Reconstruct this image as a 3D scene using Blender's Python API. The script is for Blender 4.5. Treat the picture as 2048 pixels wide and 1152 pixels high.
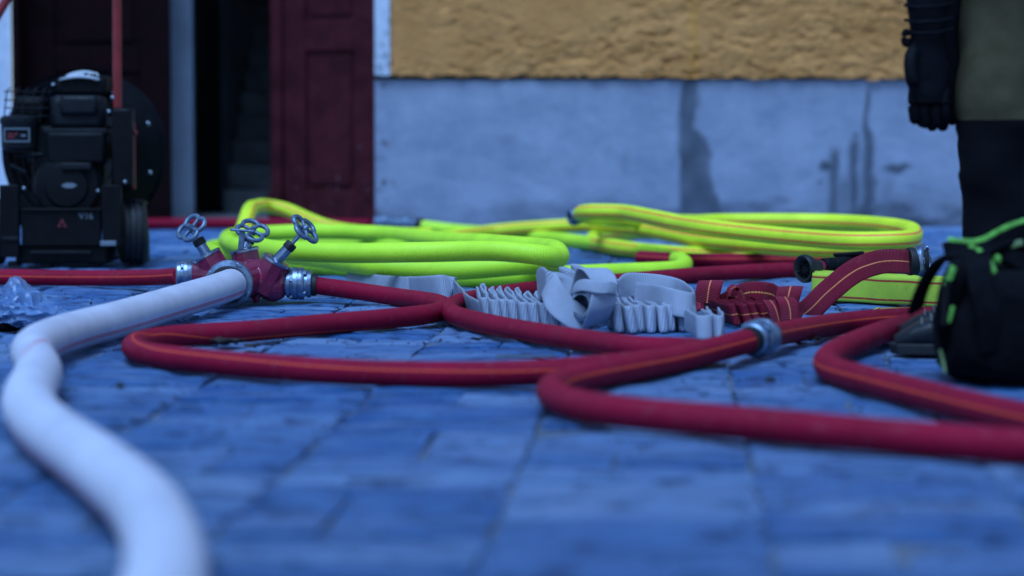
import bpy, bmesh, math, random
from mathutils import Vector, Matrix, noise
random.seed(7)
R_ = math.radians
for o in list(bpy.data.objects): bpy.data.objects.remove(o)
scene = bpy.context.scene
C = scene.collection
# ------------------------------------------------------------------ camera
H = 0.62; FPX = 4836.0; TH = math.atan(326/FPX)
cam = bpy.data.cameras.new('camera'); camo = bpy.data.objects.new('camera', cam); C.objects.link(camo)
camo.location = (0, 0, H); camo.rotation_euler = (math.pi/2-TH, 0, 0)
cam.sensor_width = 36; cam.lens = FPX*36/2048; cam.clip_start = 0.05; cam.clip_end = 400
cam.dof.use_dof = True; cam.dof.focus_distance = 8.05; cam.dof.aperture_fstop = 1.65; cam.dof.aperture_blades = 0
scene.camera = camo
# ------------------------------------------------------------------ world, sun, exposure
SUN_EL, SUN_ROT = R_(64), R_(200)
w = bpy.data.worlds.new('World'); scene.world = w; w.use_nodes = True
nt = w.node_tree; bgn = nt.nodes['Background']
sky = nt.nodes.new('ShaderNodeTexSky'); sky.sky_type = 'NISHITA'; sky.sun_disc = False
sky.sun_elevation = SUN_EL; sky.sun_rotation = SUN_ROT; sky.ozone_density = 8.0; sky.air_density = 1.0; sky.dust_density = 0.1
nt.links.new(sky.outputs[0], bgn.inputs[0]); bgn.inputs[1].default_value = 0.05
sun = bpy.data.lights.new('sun', 'SUN'); suno = bpy.data.objects.new('sun', sun); C.objects.link(suno)
sun.energy = 1.5; sun.angle = R_(38); sun.color = (0.38, 0.62, 1.0)
suno.rotation_euler = (math.pi/2-SUN_EL, 0, R_(-20))
vs = scene.view_settings; vs.view_transform = 'Standard'; vs.look = 'None'; vs.gamma = 1; vs.use_curve_mapping = False
vs.exposure = 1.5

# ------------------------------------------------------------------ pixel -> place (pixels of the 2048 x 1152 photograph)
def ray(px, py):
    a = (px-1024)/FPX; b = -(py-576)/FPX
    return Vector((a, math.cos(TH)+b*math.sin(TH), -math.sin(TH)+b*math.cos(TH)))
def G(px, py, z=0.0):
    d = ray(px, py); t = (z-H)/d.z; return Vector((d.x*t, d.y*t, z))
def W(px, py, Y):
    d = ray(px, py); t = Y/d.y; return Vector((d.x*t, Y, H+d.z*t))
def fbm(p, o=4):
    s = 0; a = 1
    for i in range(o): s += a*noise.noise(p*(2**i)); a *= .5
    return s

# ------------------------------------------------------------------ materials
def newmat(name):
    m = bpy.data.materials.new(name); m.use_nodes = True
    return m, m.node_tree, m.node_tree.nodes['Principled BSDF']
def nd(t, typ, **kw):
    n = t.nodes.new(typ)
    for k, v in kw.items(): setattr(n, k, v)
    return n
def mathn(t, op, a, b=None, c=None):
    n = nd(t, 'ShaderNodeMath', operation=op)
    for i, x in enumerate((a, b, c)):
        if x is None: continue
        if hasattr(x, 'links'): t.links.new(x, n.inputs[i])
        else: n.inputs[i].default_value = x
    return n.outputs[0]
def mixc(t, fac, a, b, blend='MIX'):
    n = nd(t, 'ShaderNodeMix', data_type='RGBA', blend_type=blend)
    for i, x in ((0, fac), (6, a), (7, b)):
        if hasattr(x, 'links'): t.links.new(x, n.inputs[i])
        elif i == 0: n.inputs[0].default_value = x
        else: n.inputs[i].default_value = (*x, 1) if len(x) == 3 else x
    return n.outputs[2]
def noisef(t, vec, scale, detail=4, lo=.35, hi=.65, rough=.55):
    n = nd(t, 'ShaderNodeTexNoise'); n.inputs['Scale'].default_value = scale; n.inputs['Detail'].default_value = detail
    n.inputs['Roughness'].default_value = rough
    if vec is not None: t.links.new(vec, n.inputs['Vector'])
    r = nd(t, 'ShaderNodeMapRange'); r.inputs[1].default_value = lo; r.inputs[2].default_value = hi
    t.links.new(n.outputs[0], r.inputs[0]); return r.outputs[0]
def bump(t, p, h, strength, dist):
    b = nd(t, 'ShaderNodeBump'); b.inputs['Strength'].default_value = strength; b.inputs['Distance'].default_value = dist
    t.links.new(h, b.inputs['Height'])
    if p.inputs['Normal'].links: t.links.new(p.inputs['Normal'].links[0].from_socket, b.inputs['Normal'])
    t.links.new(b.outputs[0], p.inputs['Normal'])
def mat(name, col, rough=.6, metal=0., var=.25, vscale=9, bmp=0., bscale=60, spec=.5, coat=0.):
    m, t, p = newmat(name)
    tc = nd(t, 'ShaderNodeTexCoord')
    f = noisef(t, tc.outputs['Object'], vscale)
    dk = tuple(c*(1-var) for c in col); lt = tuple(min(1, c*(1+var*.6)) for c in col)
    t.links.new(mixc(t, f, dk, lt), p.inputs['Base Color'])
    p.inputs['Metallic'].default_value = metal; p.inputs['Specular IOR Level'].default_value = spec
    r = noisef(t, tc.outputs['Object'], vscale*2.3, lo=.2, hi=.8)
    rr = mathn(t, 'MULTIPLY_ADD', r, .25, max(0, rough-.12)); t.links.new(rr, p.inputs['Roughness'])
    p.inputs['Coat Weight'].default_value = coat
    if bmp: bump(t, p, noisef(t, tc.outputs['Object'], bscale, lo=0, hi=1), bmp, .004)
    return m
def hose_mat(name, col, stripes=(), rough=.65, dash=0, rib=.0085, dirt=.35, ribs=.7, diag=0.0, dirtcol=(.05,.05,.05), spec=.35, dust=.14):
    """u = metres along the hose, v = 0..1 round it; stripes = (v, half width, colour)"""
    m, t, p = newmat(name)
    uv = nd(t, 'ShaderNodeUVMap'); sp = nd(t, 'ShaderNodeSeparateXYZ'); t.links.new(uv.outputs[0], sp.inputs[0])
    tc = nd(t, 'ShaderNodeTexCoord')
    f = noisef(t, tc.outputs['Object'], 6, lo=.3, hi=.75); vf = mathn(t, 'FRACT', mathn(t, 'ADD', sp.outputs[1], 5.0))
    c = mixc(t, f, tuple(x*.82 for x in col), tuple(min(1, x*1.08) for x in col))
    for v0, hw, sc in stripes:
        k = mathn(t, 'COMPARE', vf, v0, hw)
        if dash:
            d = mathn(t, 'GREATER_THAN', mathn(t, 'FRACT', mathn(t, 'MULTIPLY', sp.outputs[0], 1/dash)), .22)
            k = mathn(t, 'MULTIPLY', k, d)
        wear = noisef(t, tc.outputs['Object'], 60, lo=.2, hi=.42)
        k = mathn(t, 'MULTIPLY', k, mathn(t, 'MULTIPLY_ADD', wear, .5, .5))
        c = mixc(t, k, c, sc)
    mp = nd(t, 'ShaderNodeMapping'); mp.inputs['Scale'].default_value = (1, 1, 1); t.links.new(tc.outputs['Object'], mp.inputs[0])
    df = noisef(t, mp.outputs[0], 14, detail=7, lo=.56, hi=.78, rough=.7)
    sc_ = noisef(t, tc.outputs['Object'], 45, detail=6, lo=.6, hi=.75, rough=.7)
    c = mixc(t, mathn(t, 'MULTIPLY', mathn(t, 'MAXIMUM', df, sc_), dirt), c, dirtcol)
    du = noisef(t, tc.outputs['Object'], 30, detail=8, lo=.57, hi=.72, rough=.75)
    c = mixc(t, mathn(t, 'MULTIPLY', du, dust), c, (.30, .31, .34))
    t.links.new(c, p.inputs['Base Color'])
    p.inputs['Specular IOR Level'].default_value = spec
    rr = noisef(t, tc.outputs['Object'], 20, lo=.2, hi=.8); t.links.new(mathn(t, 'MULTIPLY_ADD', rr, .2, rough-.1), p.inputs['Roughness'])
    a = mathn(t, 'MULTIPLY', sp.outputs[0], 2*math.pi/rib)
    if diag: a = mathn(t, 'ADD', a, mathn(t, 'MULTIPLY', sp.outputs[1], diag))
    bump(t, p, mathn(t, 'SINE', a), ribs, .0012)
    bump(t, p, noisef(t, tc.outputs['Object'], 25, lo=0, hi=1), .25, .004)
    return m
def stone_mat():
    m, t, p = newmat('slate paving')
    tc = nd(t, 'ShaderNodeTexCoord'); oi = nd(t, 'ShaderNodeObjectInfo')
    geo = nd(t, 'ShaderNodeNewGeometry')
    off = nd(t, 'ShaderNodeVectorMath', operation='ADD'); t.links.new(geo.outputs['Position'], off.inputs[0])
    sc = nd(t, 'ShaderNodeVectorMath', operation='SCALE'); t.links.new(oi.outputs['Random'], sc.inputs['Scale']); sc.inputs[0].default_value = (7, 11, 5)
    t.links.new(sc.outputs[0], off.inputs[1])
    att = nd(t, 'ShaderNodeAttribute', attribute_name='tone')
    mp = nd(t, 'ShaderNodeMapping'); mp.inputs['Scale'].default_value = (1.0, 1.5, 1); t.links.new(off.outputs[0], mp.inputs[0])
    f1 = noisef(t, mp.outputs[0], 3.0, detail=6, lo=.40, hi=.64, rough=.6)
    f2 = noisef(t, mp.outputs[0], 8, detail=6, lo=.42, hi=.62, rough=.65)
    mp4 = nd(t, 'ShaderNodeMapping'); mp4.inputs['Scale'].default_value = (1.0, 1.7, 1); t.links.new(off.outputs[0], mp4.inputs[0])
    f3 = noisef(t, off.outputs[0], 60, detail=3, lo=.58, hi=.74)
    c = mixc(t, att.outputs['Fac'], (.024, .165, .47), (.29, .45, .74))
    c = mixc(t, mathn(t, 'MULTIPLY', f1, .45), c, (.018, .14, .43))
    c = mixc(t, mathn(t, 'MULTIPLY', f2, .45), c, (.25, .41, .69))
    f4 = noisef(t, mp4.outputs[0], 11, detail=7, lo=.55, hi=.60, rough=.6)
    c = mixc(t, mathn(t, 'MULTIPLY', f4, .75), c, (.015, .05, .15))
    mp5 = nd(t, 'ShaderNodeMapping'); mp5.inputs['Scale'].default_value = (.55, 3.2, 1); t.links.new(geo.outputs['Position'], mp5.inputs[0])
    f5 = noisef(t, mp5.outputs[0], 2.6, detail=4, lo=.52, hi=.68)
    c = mixc(t, mathn(t, 'MULTIPLY', f5, .5), c, (.36, .46, .70))
    f6 = noisef(t, mp5.outputs[0], 4.1, detail=4, lo=.54, hi=.68)
    c = mixc(t, mathn(t, 'MULTIPLY', f6, .5), c, (.02, .10, .30))
    c = mixc(t, mathn(t, 'MULTIPLY', f3, .45), c, (.03, .045, .08))
    t.links.new(c, p.inputs['Base Color'])
    t.links.new(mathn(t, 'MULTIPLY_ADD', f2, .25, .42), p.inputs['Roughness'])
    p.inputs['Specular IOR Level'].default_value = .2
    mp2 = nd(t, 'ShaderNodeMapping'); mp2.inputs['Scale'].default_value = (.9, 1.5, 1); t.links.new(off.outputs[0], mp2.inputs[0])
    b1 = noisef(t, mp2.outputs[0], 9, detail=10, lo=.2, hi=.8, rough=.72)
    bump(t, p, b1, 1.0, .04)
    return m

M = {}
M['stone'] = stone_mat()
M['grout'] = mat('dirt in the joints', (.11, .135, .185), .9, var=.5, vscale=30, bmp=.8, bscale=150)
YEL = (.78, 1.0, .035); ORG = (.95, .20, .05)
M['red_hose'] = hose_mat('red woven hose', (.285, .003, .028), [(.30, .012, (.72, .07, .03))], rough=.62, spec=.15)
M['red_hose_plain'] = hose_mat('red woven hose, line underneath', (.285, .003, .028), [(.72, .012, (.72, .07, .03))], rough=.62, spec=.15)
M['yellow_hose'] = hose_mat('fluorescent yellow hose', (.60, 1.0, .04), [], rough=.55, rib=.008, dirt=.2, ribs=.3, dirtcol=(.12,.2,.03), dust=.04)
M['yellow_hose_lined'] = hose_mat('fluorescent yellow hose with orange lines', YEL, [(.19, .02, ORG), (.36, .02, ORG), (.75, .02, ORG)], rough=.55, rib=.008, dirt=.18, ribs=.3, dirtcol=(.2,.22,.03), dust=.04)
M['white_hose'] = hose_mat('white rubberised hose', (.61, .60, .70), [(.275, .006, (.6, .01, .04)), (.295, .006, (.6, .01, .04))], rough=.45, rib=.004, dirt=.16, ribs=.12, dirtcol=(.1,.1,.12), spec=.4)
M['grey_band'] = hose_mat('flat grey canvas hose', (.41, .45, .56), [], rough=.8, rib=.0055, dirt=.25, ribs=.9, diag=30, dirtcol=(.12,.13,.18))
M['red_band'] = hose_mat('flat dark red hose with stitched line', (.25, .004, .028), [(.25, .007, (.9, .38, .10))], rough=.7, rib=.005, dirt=.2, ribs=.9, diag=30, dash=.012)
M['red_band_front'] = hose_mat('flat dark red hose, line in front', (.25, .004, .028), [(.25, .0045, (.95, .30, .10)), (.75, .0045, (.95, .30, .10))], rough=.7, rib=.005, dirt=.2, ribs=.9, diag=30)
M['yellow_band'] = hose_mat('flat yellow hose with orange lines', (.52, .70, .06), [(.17, .020, (.42, .04, .025)), (.33, .020, (.42, .04, .025)), (.67, .020, (.42, .04, .025)), (.83, .020, (.42, .04, .025))], rough=.7, rib=.005, dirt=.4, ribs=.8, diag=30, dirtcol=(.1,.12,.02))
M['alu'] = mat('cast aluminium coupling', (.24, .31, .42), .36, .9, var=.3, vscale=40, bmp=.15, bscale=200)
M['alu_dull'] = mat('dull aluminium', (.11, .16, .24), .5, .6, var=.3, vscale=30, bmp=.2, bscale=120)
M['alu_mid'] = mat('weathered aluminium', (.17, .24, .35), .45, .7, var=.3, vscale=30, bmp=.2, bscale=120)
M['steel'] = mat('zinc plated steel', (.30, .37, .48), .28, 1., var=.2, vscale=50)
M['wheel_grey'] = mat('grey cast handwheel', (.13, .19, .28), .45, .55, var=.3, vscale=50, bmp=.25, bscale=160)
M['red_paint'] = mat('dark red lacquer', (.20, .008, .045), .3, 0, var=.25, vscale=25, bmp=.06, bscale=90, coat=.35)
M['rubber'] = mat('black rubber', (.006, .006, .008), .6, var=.4, vscale=20, bmp=.2, bscale=90)
M['black_metal'] = mat('black painted steel', (.003, .0035, .005), .5, 0, var=.4, vscale=14, bmp=.1, spec=.15)
M['matt_black'] = mat('matt black sheet steel', (.006, .007, .010), .85, spec=.06, var=.3)
M['black_plastic'] = mat('black plastic', (.003, .004, .006), .55, spec=.14, var=.3, vscale=20, bmp=.15, bscale=120)
M['dark_grey'] = mat('dark grey engine plastic', (.007, .009, .013), .5, spec=.2, var=.3, vscale=20)
M['red_tube'] = mat('red painted tube', (.26, .012, .016), .45, var=.25, vscale=12)
M['label_white'] = mat('white label', (.42, .46, .52), .5, var=.08)
M['label_red'] = mat('red print', (.16, .012, .02), .5, var=.1)
M['label_grey'] = mat('grey print', (.14, .17, .21), .5, var=.1)
M['bolt'] = mat('bright bolt', (.3, .36, .44), .4, .9, var=.2)
M['black_cloth'] = mat('black fabric', (.004, .004, .006), .9, var=.4, vscale=18, bmp=.5, bscale=140, spec=.08)
M['leather'] = mat('black leather glove', (.003, .0035, .006), .7, spec=.10, var=.4, vscale=20, bmp=.4, bscale=70)
def trouser_mat():
    m, t, p = newmat('olive trousers with black knee panels')
    tc = nd(t, 'ShaderNodeTexCoord'); sp = nd(t, 'ShaderNodeSeparateXYZ'); t.links.new(tc.outputs['Object'], sp.inputs[0])
    f = noisef(t, tc.outputs['Object'], 9)
    k = mathn(t, 'MULTIPLY', mathn(t, 'COMPARE', mathn(t, 'ADD', sp.outputs[2], mathn(t, 'MULTIPLY', noisef(t, tc.outputs['Object'], 5, detail=1, lo=0, hi=1), .04)),   .450, .205), mathn(t, 'LESS_THAN', sp.outputs[0], .085))
    t.links.new(mixc(t, k, mixc(t, f, (.050, .043, .022), (.076, .064, .036)), (.004, .004, .006)), p.inputs['Base Color'])
    p.inputs['Roughness'].default_value = .85; p.inputs['Specular IOR Level'].default_value = .08
    bump(t, p, noisef(t, tc.outputs['Object'], 120, lo=0, hi=1), .3, .004); return m
M['khaki'] = trouser_mat()
M['neon'] = mat('neon green webbing', (.13, .42, .05), .6, var=.5, vscale=60, bmp=.4, bscale=200)
M['neon_dim'] = mat('pale reflective green strip', (.14, .22, .08), .5, var=.35, vscale=60)
M['boot'] = mat('black boot leather', (.008, .011, .016), .5, spec=.3, var=.4, vscale=25, bmp=.3, bscale=90)
M['lace'] = mat('grey lace', (.10, .125, .13), .7)
M['sole'] = mat('black boot sole', (.008, .008, .01), .7, bmp=.3)
M['skin'] = mat('skin', (.45, .27, .2), .5, var=.15)
M['helmet'] = mat('helmet shell', (.5, .55, .1), .35, var=.1)
M['leaf'] = mat('dry leaf', (.03, .018, .015), .8, var=.5, vscale=60)
M['lump'] = mat('dark clod', (.02, .022, .03), .85, var=.5, vscale=60, bmp=.5)
M['door_red'] = mat('worn dark red door paint', (.060, .009, .014), .55, spec=.10, var=.35, vscale=7, bmp=.2, bscale=40)
M['door_dark'] = mat('dark brown door paint', (.009, .002, .003), .6, spec=.06, var=.4, vscale=6, bmp=.2, bscale=40)
M['post_blue'] = mat('pale painted post', (.17, .21, .27), .6, var=.15, vscale=5)
M['inside'] = mat('dim hall plaster', (.10, .115, .135), .85, var=.25, vscale=4)
M['step'] = mat('stair stone', (.16, .18, .20), .7, var=.3, vscale=6)
M['nick'] = mat('bare primer', (.13, .075, .09), .8, var=.3)
M['trim'] = mat('white lime trim', (.55, .60, .70), .75, var=.12, vscale=12, bmp=.3, bscale=40)
def plastic_bag():
    m, t, p = newmat('blue plastic film')
    tc = nd(t, 'ShaderNodeTexCoord'); f = noisef(t, tc.outputs['Object'], 14)
    t.links.new(mixc(t, f, (.06, .14, .34), (.20, .33, .56)), p.inputs['Base Color'])
    p.inputs['Roughness'].default_value = .25; p.inputs['Specular IOR Level'].default_value = .6
    p.inputs['Subsurface Weight'].default_value = .0; p.inputs['Alpha'].default_value = .62
    return m
M['film'] = plastic_bag()
def plaster_mat():
    m, t, p = newmat('ochre roughcast plaster')
    tc = nd(t, 'ShaderNodeTexCoord'); at = nd(t, 'ShaderNodeAttribute', attribute_name='stain')
    f1 = noisef(t, tc.outputs['Object'], 3, detail=5); f2 = noisef(t, tc.outputs['Object'], 40, detail=5)
    c = mixc(t, f1, (.50, .215, .06), (.66, .30, .095)); c = mixc(t, mathn(t, 'MULTIPLY', f2, .35), c, (.36, .17, .065))
    c = mixc(t, at.outputs['Fac'], c, (.62, .26, .02)); t.links.new(c, p.inputs['Base Color'])
    p.inputs['Roughness'].default_value = .9; p.inputs['Specular IOR Level'].default_value = .2
    bump(t, p, noisef(t, tc.outputs['Object'], 70, detail=6, lo=0, hi=1), .6, .006)
    return m
M['plaster'] = plaster_mat()
def plinth_mat():
    m, t, p = newmat('blue grey painted plinth')
    tc = nd(t, 'ShaderNodeTexCoord'); at = nd(t, 'ShaderNodeAttribute', attribute_name='stain'); a2 = nd(t, 'ShaderNodeAttribute', attribute_name='chip')
    f1 = noisef(t, tc.outputs['Object'], 3.2, detail=7, lo=.38, hi=.64, rough=.65); f2 = noisef(t, tc.outputs['Object'], 30, detail=5)
    c = mixc(t, f1, (.235, .275, .37), (.32, .365, .465)); c = mixc(t, mathn(t, 'MULTIPLY', f2, .25), c, (.20, .245, .335))
    c = mixc(t, at.outputs['Fac'], c, (.050, .064, .085)); c = mixc(t, a2.outputs['Fac'], c, (.07, .055, .06))
    t.links.new(c, p.inputs['Base Color']); p.inputs['Roughness'].default_value = .75; p.inputs['Specular IOR Level'].default_value = .3
    bump(t, p, noisef(t, tc.outputs['Object'], 26, detail=6, lo=0, hi=1), .35, .005)
    return m
M['plinth'] = plinth_mat()

# ------------------------------------------------------------------ mesh building
def frame_of(ax):
    ax = Vector(ax).normalized(); ref = Vector((0, 0, 1)) if abs(ax.z) < .9 else Vector((1, 0, 0))
    s = ax.cross(ref).normalized(); u = s.cross(ax).normalized(); return ax, s, u
class MB:
    def __init__(s): s.v = []; s.f = []; s.mi = []; s.uv = []
    def add(s, vs_, fs, m=0, uvs=None):
        b = len(s.v); s.v += [Vector(x) for x in vs_]
        s.uv += (uvs if uvs else [(0, 0)]*len(vs_))
        for f in fs: s.f.append([i+b for i in f]); s.mi.append(m)
        return s
    def box(s, c, size, rot=None, m=0):
        c = Vector(c); hx, hy, hz = (x/2 for x in size); vs_ = []
        for x in (-hx, hx):
            for y in (-hy, hy):
                for z in (-hz, hz):
                    p = Vector((x, y, z)); vs_.append(c+(rot @ p if rot else p))
        return s.add(vs_, [(0,1,3,2),(4,6,7,5),(0,4,5,1),(2,3,7,6),(0,2,6,4),(1,5,7,3)], m)
    def lathe(s, p0, ax, prof, n=32, m=0, closed=True):
        p0 = Vector(p0); ax, a, b = frame_of(ax); vs_ = []; fs = []
        for t, r in prof:
            for k in range(n):
                an = 2*math.pi*k/n; vs_.append(p0+ax*t+(a*math.cos(an)+b*math.sin(an))*r)
        for i in range(len(prof)-1):
            for k in range(n):
                k2 = (k+1) % n; fs.append((i*n+k, i*n+k2, (i+1)*n+k2, (i+1)*n+k))
        if closed:
            fs.append(tuple(range(n-1, -1, -1))); fs.append(tuple((len(prof)-1)*n+k for k in range(n)))
        return s.add(vs_, fs, m)
    def cyl(s, p0, p1, r, r1=None, n=20, m=0):
        p0 = Vector(p0); p1 = Vector(p1); L = (p1-p0).length
        return s.lathe(p0, p1-p0, [(0, r), (L, r if r1 is None else r1)], n, m)
    def ball(s, c, r, n=12, m=0, sc=(1,1,1)):
        c = Vector(c); vs_ = []; fs = []; h = n//2
        for i in range(h+1):
            th = math.pi*i/h
            for k in range(n):
                an = 2*math.pi*k/n
                vs_.append(c+Vector((math.sin(th)*math.cos(an)*r*sc[0], math.sin(th)*math.sin(an)*r*sc[1], math.cos(th)*r*sc[2])))
        for i in range(h):
            for k in range(n):
                k2 = (k+1) % n; fs.append((i*n+k, (i+1)*n+k, (i+1)*n+k2, i*n+k2))
        return s.add(vs_, fs, m)
    def sweep(s, pts, sect, wdir=None, m=0, closed_path=False, cap=True, u0=0., vshift=None):
        """sect(i, frac) -> list of (side, up); wdir(i) -> preferred up direction"""
        n = len(pts); L = u0; rows = []; uvs = []; fs = []; k = None
        for i, p in enumerate(pts):
            if closed_path: t = (pts[(i+1) % n]-pts[i-1]).normalized()
            else: t = (pts[min(i+1, n-1)]-pts[max(i-1, 0)]).normalized()
            up = wdir(i) if wdir else Vector((0, 0, 1))
            sd = t.cross(up)
            if sd.length < 1e-4: sd = t.cross(Vector((0, 1, 0)))
            sd.normalize(); up = sd.cross(t).normalized()
            sec = sect(i, i/(n-1)); k = len(sec)
            if i: L += (p-pts[i-1]).length
            for j in range(k+1):
                a, b = sec[j % k]; rows.append(p+sd*a+up*b); uvs.append((L, j/k+(vshift(i/(n-1)) if vshift else 0)))
        kk = k+1; nn = n if closed_path else n-1
        for i in range(nn):
            i2 = (i+1) % n
            for j in range(k): fs.append((i*kk+j, i*kk+j+1, i2*kk+j+1, i2*kk+j))
        if cap and not closed_path:
            fs.append(tuple(range(k-1, -1, -1))); fs.append(tuple((n-1)*kk+j for j in range(k)))
        return s.add(rows, fs, m, uvs)
    def tube(s, pts, r, n=14, m=0, closed_path=False, wdir=None, vshift=None):
        rf = r if callable(r) else (lambda f: r)
        return s.sweep([Vector(p) for p in pts], lambda i, f: [(-rf(f)*math.sin(2*math.pi*j/n-math.pi), rf(f)*math.cos(2*math.pi*j/n-math.pi)) for j in range(n)], wdir, m, closed_path, vshift=vshift)
    def band(s, pts, wdir, hw, ht, n=16, m=0):
        sec = []
        for j in range(n):
            a = 2*math.pi*j/n; c, sn = math.cos(a), math.sin(a)
            sec.append((ht*math.copysign(abs(sn)**.75, sn), hw*math.copysign(abs(c)**.45, c)))
        return s.sweep(pts, lambda i, f: sec, wdir, m)
    def build(s, name, mats, parent=None, smooth=40, bevel=0, origin=None, sub=0, world=True):
        me = bpy.data.meshes.new(name)
        off = Vector(origin) if origin is not None else (base_of(parent) if parent else Vector((0, 0, 0)))
        me.from_pydata([v-off for v in s.v], [], s.f); 
        mats = mats if isinstance(mats, (list, tuple)) else [mats]
        for x in mats: me.materials.append(x)
        me.polygons.foreach_set('material_index', s.mi)
        ul = me.uv_layers.new(name='UVMap')
        for l in me.loops: ul.data[l.index].uv = s.uv[l.vertex_index]
        if smooth:
            me.polygons.foreach_set('use_smooth', [True]*len(me.polygons)); me.set_sharp_from_angle(angle=R_(smooth))
        me.update()
        o = bpy.data.objects.new(name, me); C.objects.link(o)
        if origin is not None and parent is None: o.location = off
        if parent: o.parent = parent
        if bevel:
            b = o.modifiers.new('bevel', 'BEVEL'); b.width = bevel; b.segments = 2; b.limit_method = 'ANGLE'
        if sub:
            b = o.modifiers.new('sub', 'SUBSURF'); b.levels = sub; b.render_levels = sub
        return o
def base_of(o):
    p = Vector((0, 0, 0))
    while o: p += o.location; o = o.parent
    return p
def thing(name, label, cat, loc, group=None):
    o = bpy.data.objects.new(name, None); C.objects.link(o); o.location = loc; o.empty_display_size = .1
    o['label'] = label; o['category'] = cat
    if group: o['group'] = group
    return o
def tag(o, label, cat, group=None):
    o['label'] = label; o['category'] = cat
    if group: o['group'] = group
    return o
def catmull(pts, step=.02):
    pts = [Vector(p) for p in pts]; P = [pts[0]*2-pts[1]]+pts+[pts[-1]*2-pts[-2]]; out = []
    for i in range(1, len(P)-2):
        p0, p1, p2, p3 = P[i-1:i+3]
        d = lambda a, b: max(1e-4, (b-a).length**.5)
        t0 = 0; t1 = t0+d(p0, p1); t2 = t1+d(p1, p2); t3 = t2+d(p2, p3)
        n = max(2, int((p2-p1).length/step))
        for k in range(n):
            t = t1+(t2-t1)*k/n
            A1 = p0*((t1-t)/(t1-t0))+p1*((t-t0)/(t1-t0)); A2 = p1*((t2-t)/(t2-t1))+p2*((t-t1)/(t2-t1)); A3 = p2*((t3-t)/(t3-t2))+p3*((t-t2)/(t3-t2))
            B1 = A1*((t2-t)/(t2-t0))+A2*((t-t0)/(t2-t0)); B2 = A2*((t3-t)/(t3-t1))+A3*((t-t1)/(t3-t1))
            out.append(B1*((t2-t)/(t2-t1))+B2*((t-t1)/(t2-t1)))
    out.append(pts[-1]); return out
def smooth_path(p, it=6):
    for _ in range(it): p = [p[0]]+[(p[i-1]+p[i]*2+p[i+1])/4 for i in range(1, len(p)-1)]+[p[-1]]
    return p
def obj_text(txt, size, depth, mat_, parent, loc, rot, name='lettering'):
    cu = bpy.data.curves.new('txt', 'FONT'); cu.body = txt; cu.size = size; cu.extrude = depth; cu.align_x = 'CENTER'
    tmp = bpy.data.objects.new('txt', cu); C.objects.link(tmp)
    me = bpy.data.meshes.new_from_object(tmp.evaluated_get(bpy.context.evaluated_depsgraph_get())); bpy.data.objects.remove(tmp)
    me.name = name; me.materials.clear(); me.materials.append(mat_)
    o = bpy.data.objects.new(name, me); C.objects.link(o); o.parent = parent; o.location = Vector(loc)-base_of(parent); o.rotation_euler = rot
    return o

# ------------------------------------------------------------------ ground and paving
mb = MB(); mb.add([(-70, -40, -.016), (70, -40, -.016), (70, 120, -.016), (-70, 120, -.016)], [(0, 1, 2, 3)])
ground = mb.build('ground', M['grout'], smooth=0); ground['kind'] = 'structure'
pav = bpy.data.objects.new('pavement', None); C.objects.link(pav); pav['kind'] = 'structure'
ANG = R_(3.74); ud = Vector((math.cos(ANG), -math.sin(ANG), 0)); vd = Vector((math.sin(ANG), math.cos(ANG), 0))
U0, UW = -.698, .425
def slab(u0, u1, v0, v1, seed):
    g = .0025+random.random()*.003; u0 += g; u1 -= g; v0 += g*.8; v1 -= g*.8
    nx, ny = 6, 4; vs_ = []; fs = []
    dz = random.uniform(-.004, .003); tx = random.uniform(-.006, .006); ty = random.uniform(-.006, .006)
    for j in range(ny):
        for i in range(nx):
            fu = i/(nx-1); fv = j/(ny-1); u = u0+(u1-u0)*fu; v = v0+(v1-v0)*fv
            edge = (i in (0, nx-1)) or (j in (0, ny-1))
            z = dz+tx*(fu-.5)+ty*(fv-.5)+noise.noise(Vector((u*6, v*9, seed)))*.008-(.006 if edge else 0)
            if edge: u += random.uniform(-.006, .006); v += random.uniform(-.005, .005)
            p = ud*u+vd*v; vs_.append((p.x, p.y, z-.004))
    for j in range(ny-1):
        for i in range(nx-1): a = j*nx+i; fs.append((a, a+1, a+nx+1, a+nx))
    ring = [i for i in range(nx)]+[j*nx+nx-1 for j in range(1, ny)]+[(ny-1)*nx+i for i in range(nx-2, -1, -1)]+[j*nx for j in range(ny-2, 0, -1)]
    b = len(vs_)
    for i in ring: x = vs_[i]; vs_.append((x[0], x[1], -.035))
    for k in range(len(ring)):
        k2 = (k+1) % len(ring); fs.append((ring[k], b+k, b+k2, ring[k2]))
    return vs_, fs
slabs = []
for c in range(-11, 10):
    u = U0+UW*c; v = 1.2+random.random()*.3
    while v < 15.3:
        dv = random.choice((.16, .2, .24, .3, .36))*random.uniform(.92, 1.08)
        if random.random() < .28:
            k = u+UW*random.uniform(.35, .65); slabs += [(u, k, v, v+dv), (k, u+UW, v, v+dv)]
        else: slabs.append((u, u+UW, v, v+dv))
        v += dv
def inview(s):
    p = ud*((s[0]+s[1])/2)+vd*((s[2]+s[3])/2)
    if p.y > 14.8: return None
    px = 1024+p.x/p.y*FPX; py = 250+FPX*H/p.y
    if -250 < px < 2300 and py < 1260: return p.y
    return None
vis = sorted([s for s in slabs if inview(s) is not None], key=inview); near = vis[:295]; ns = set(near)
rest = MB(); tones = []
def tone_attr(me, vals):
    a = me.attributes.new('tone', 'FLOAT', 'POINT'); a.data.foreach_set('value', vals)
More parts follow.
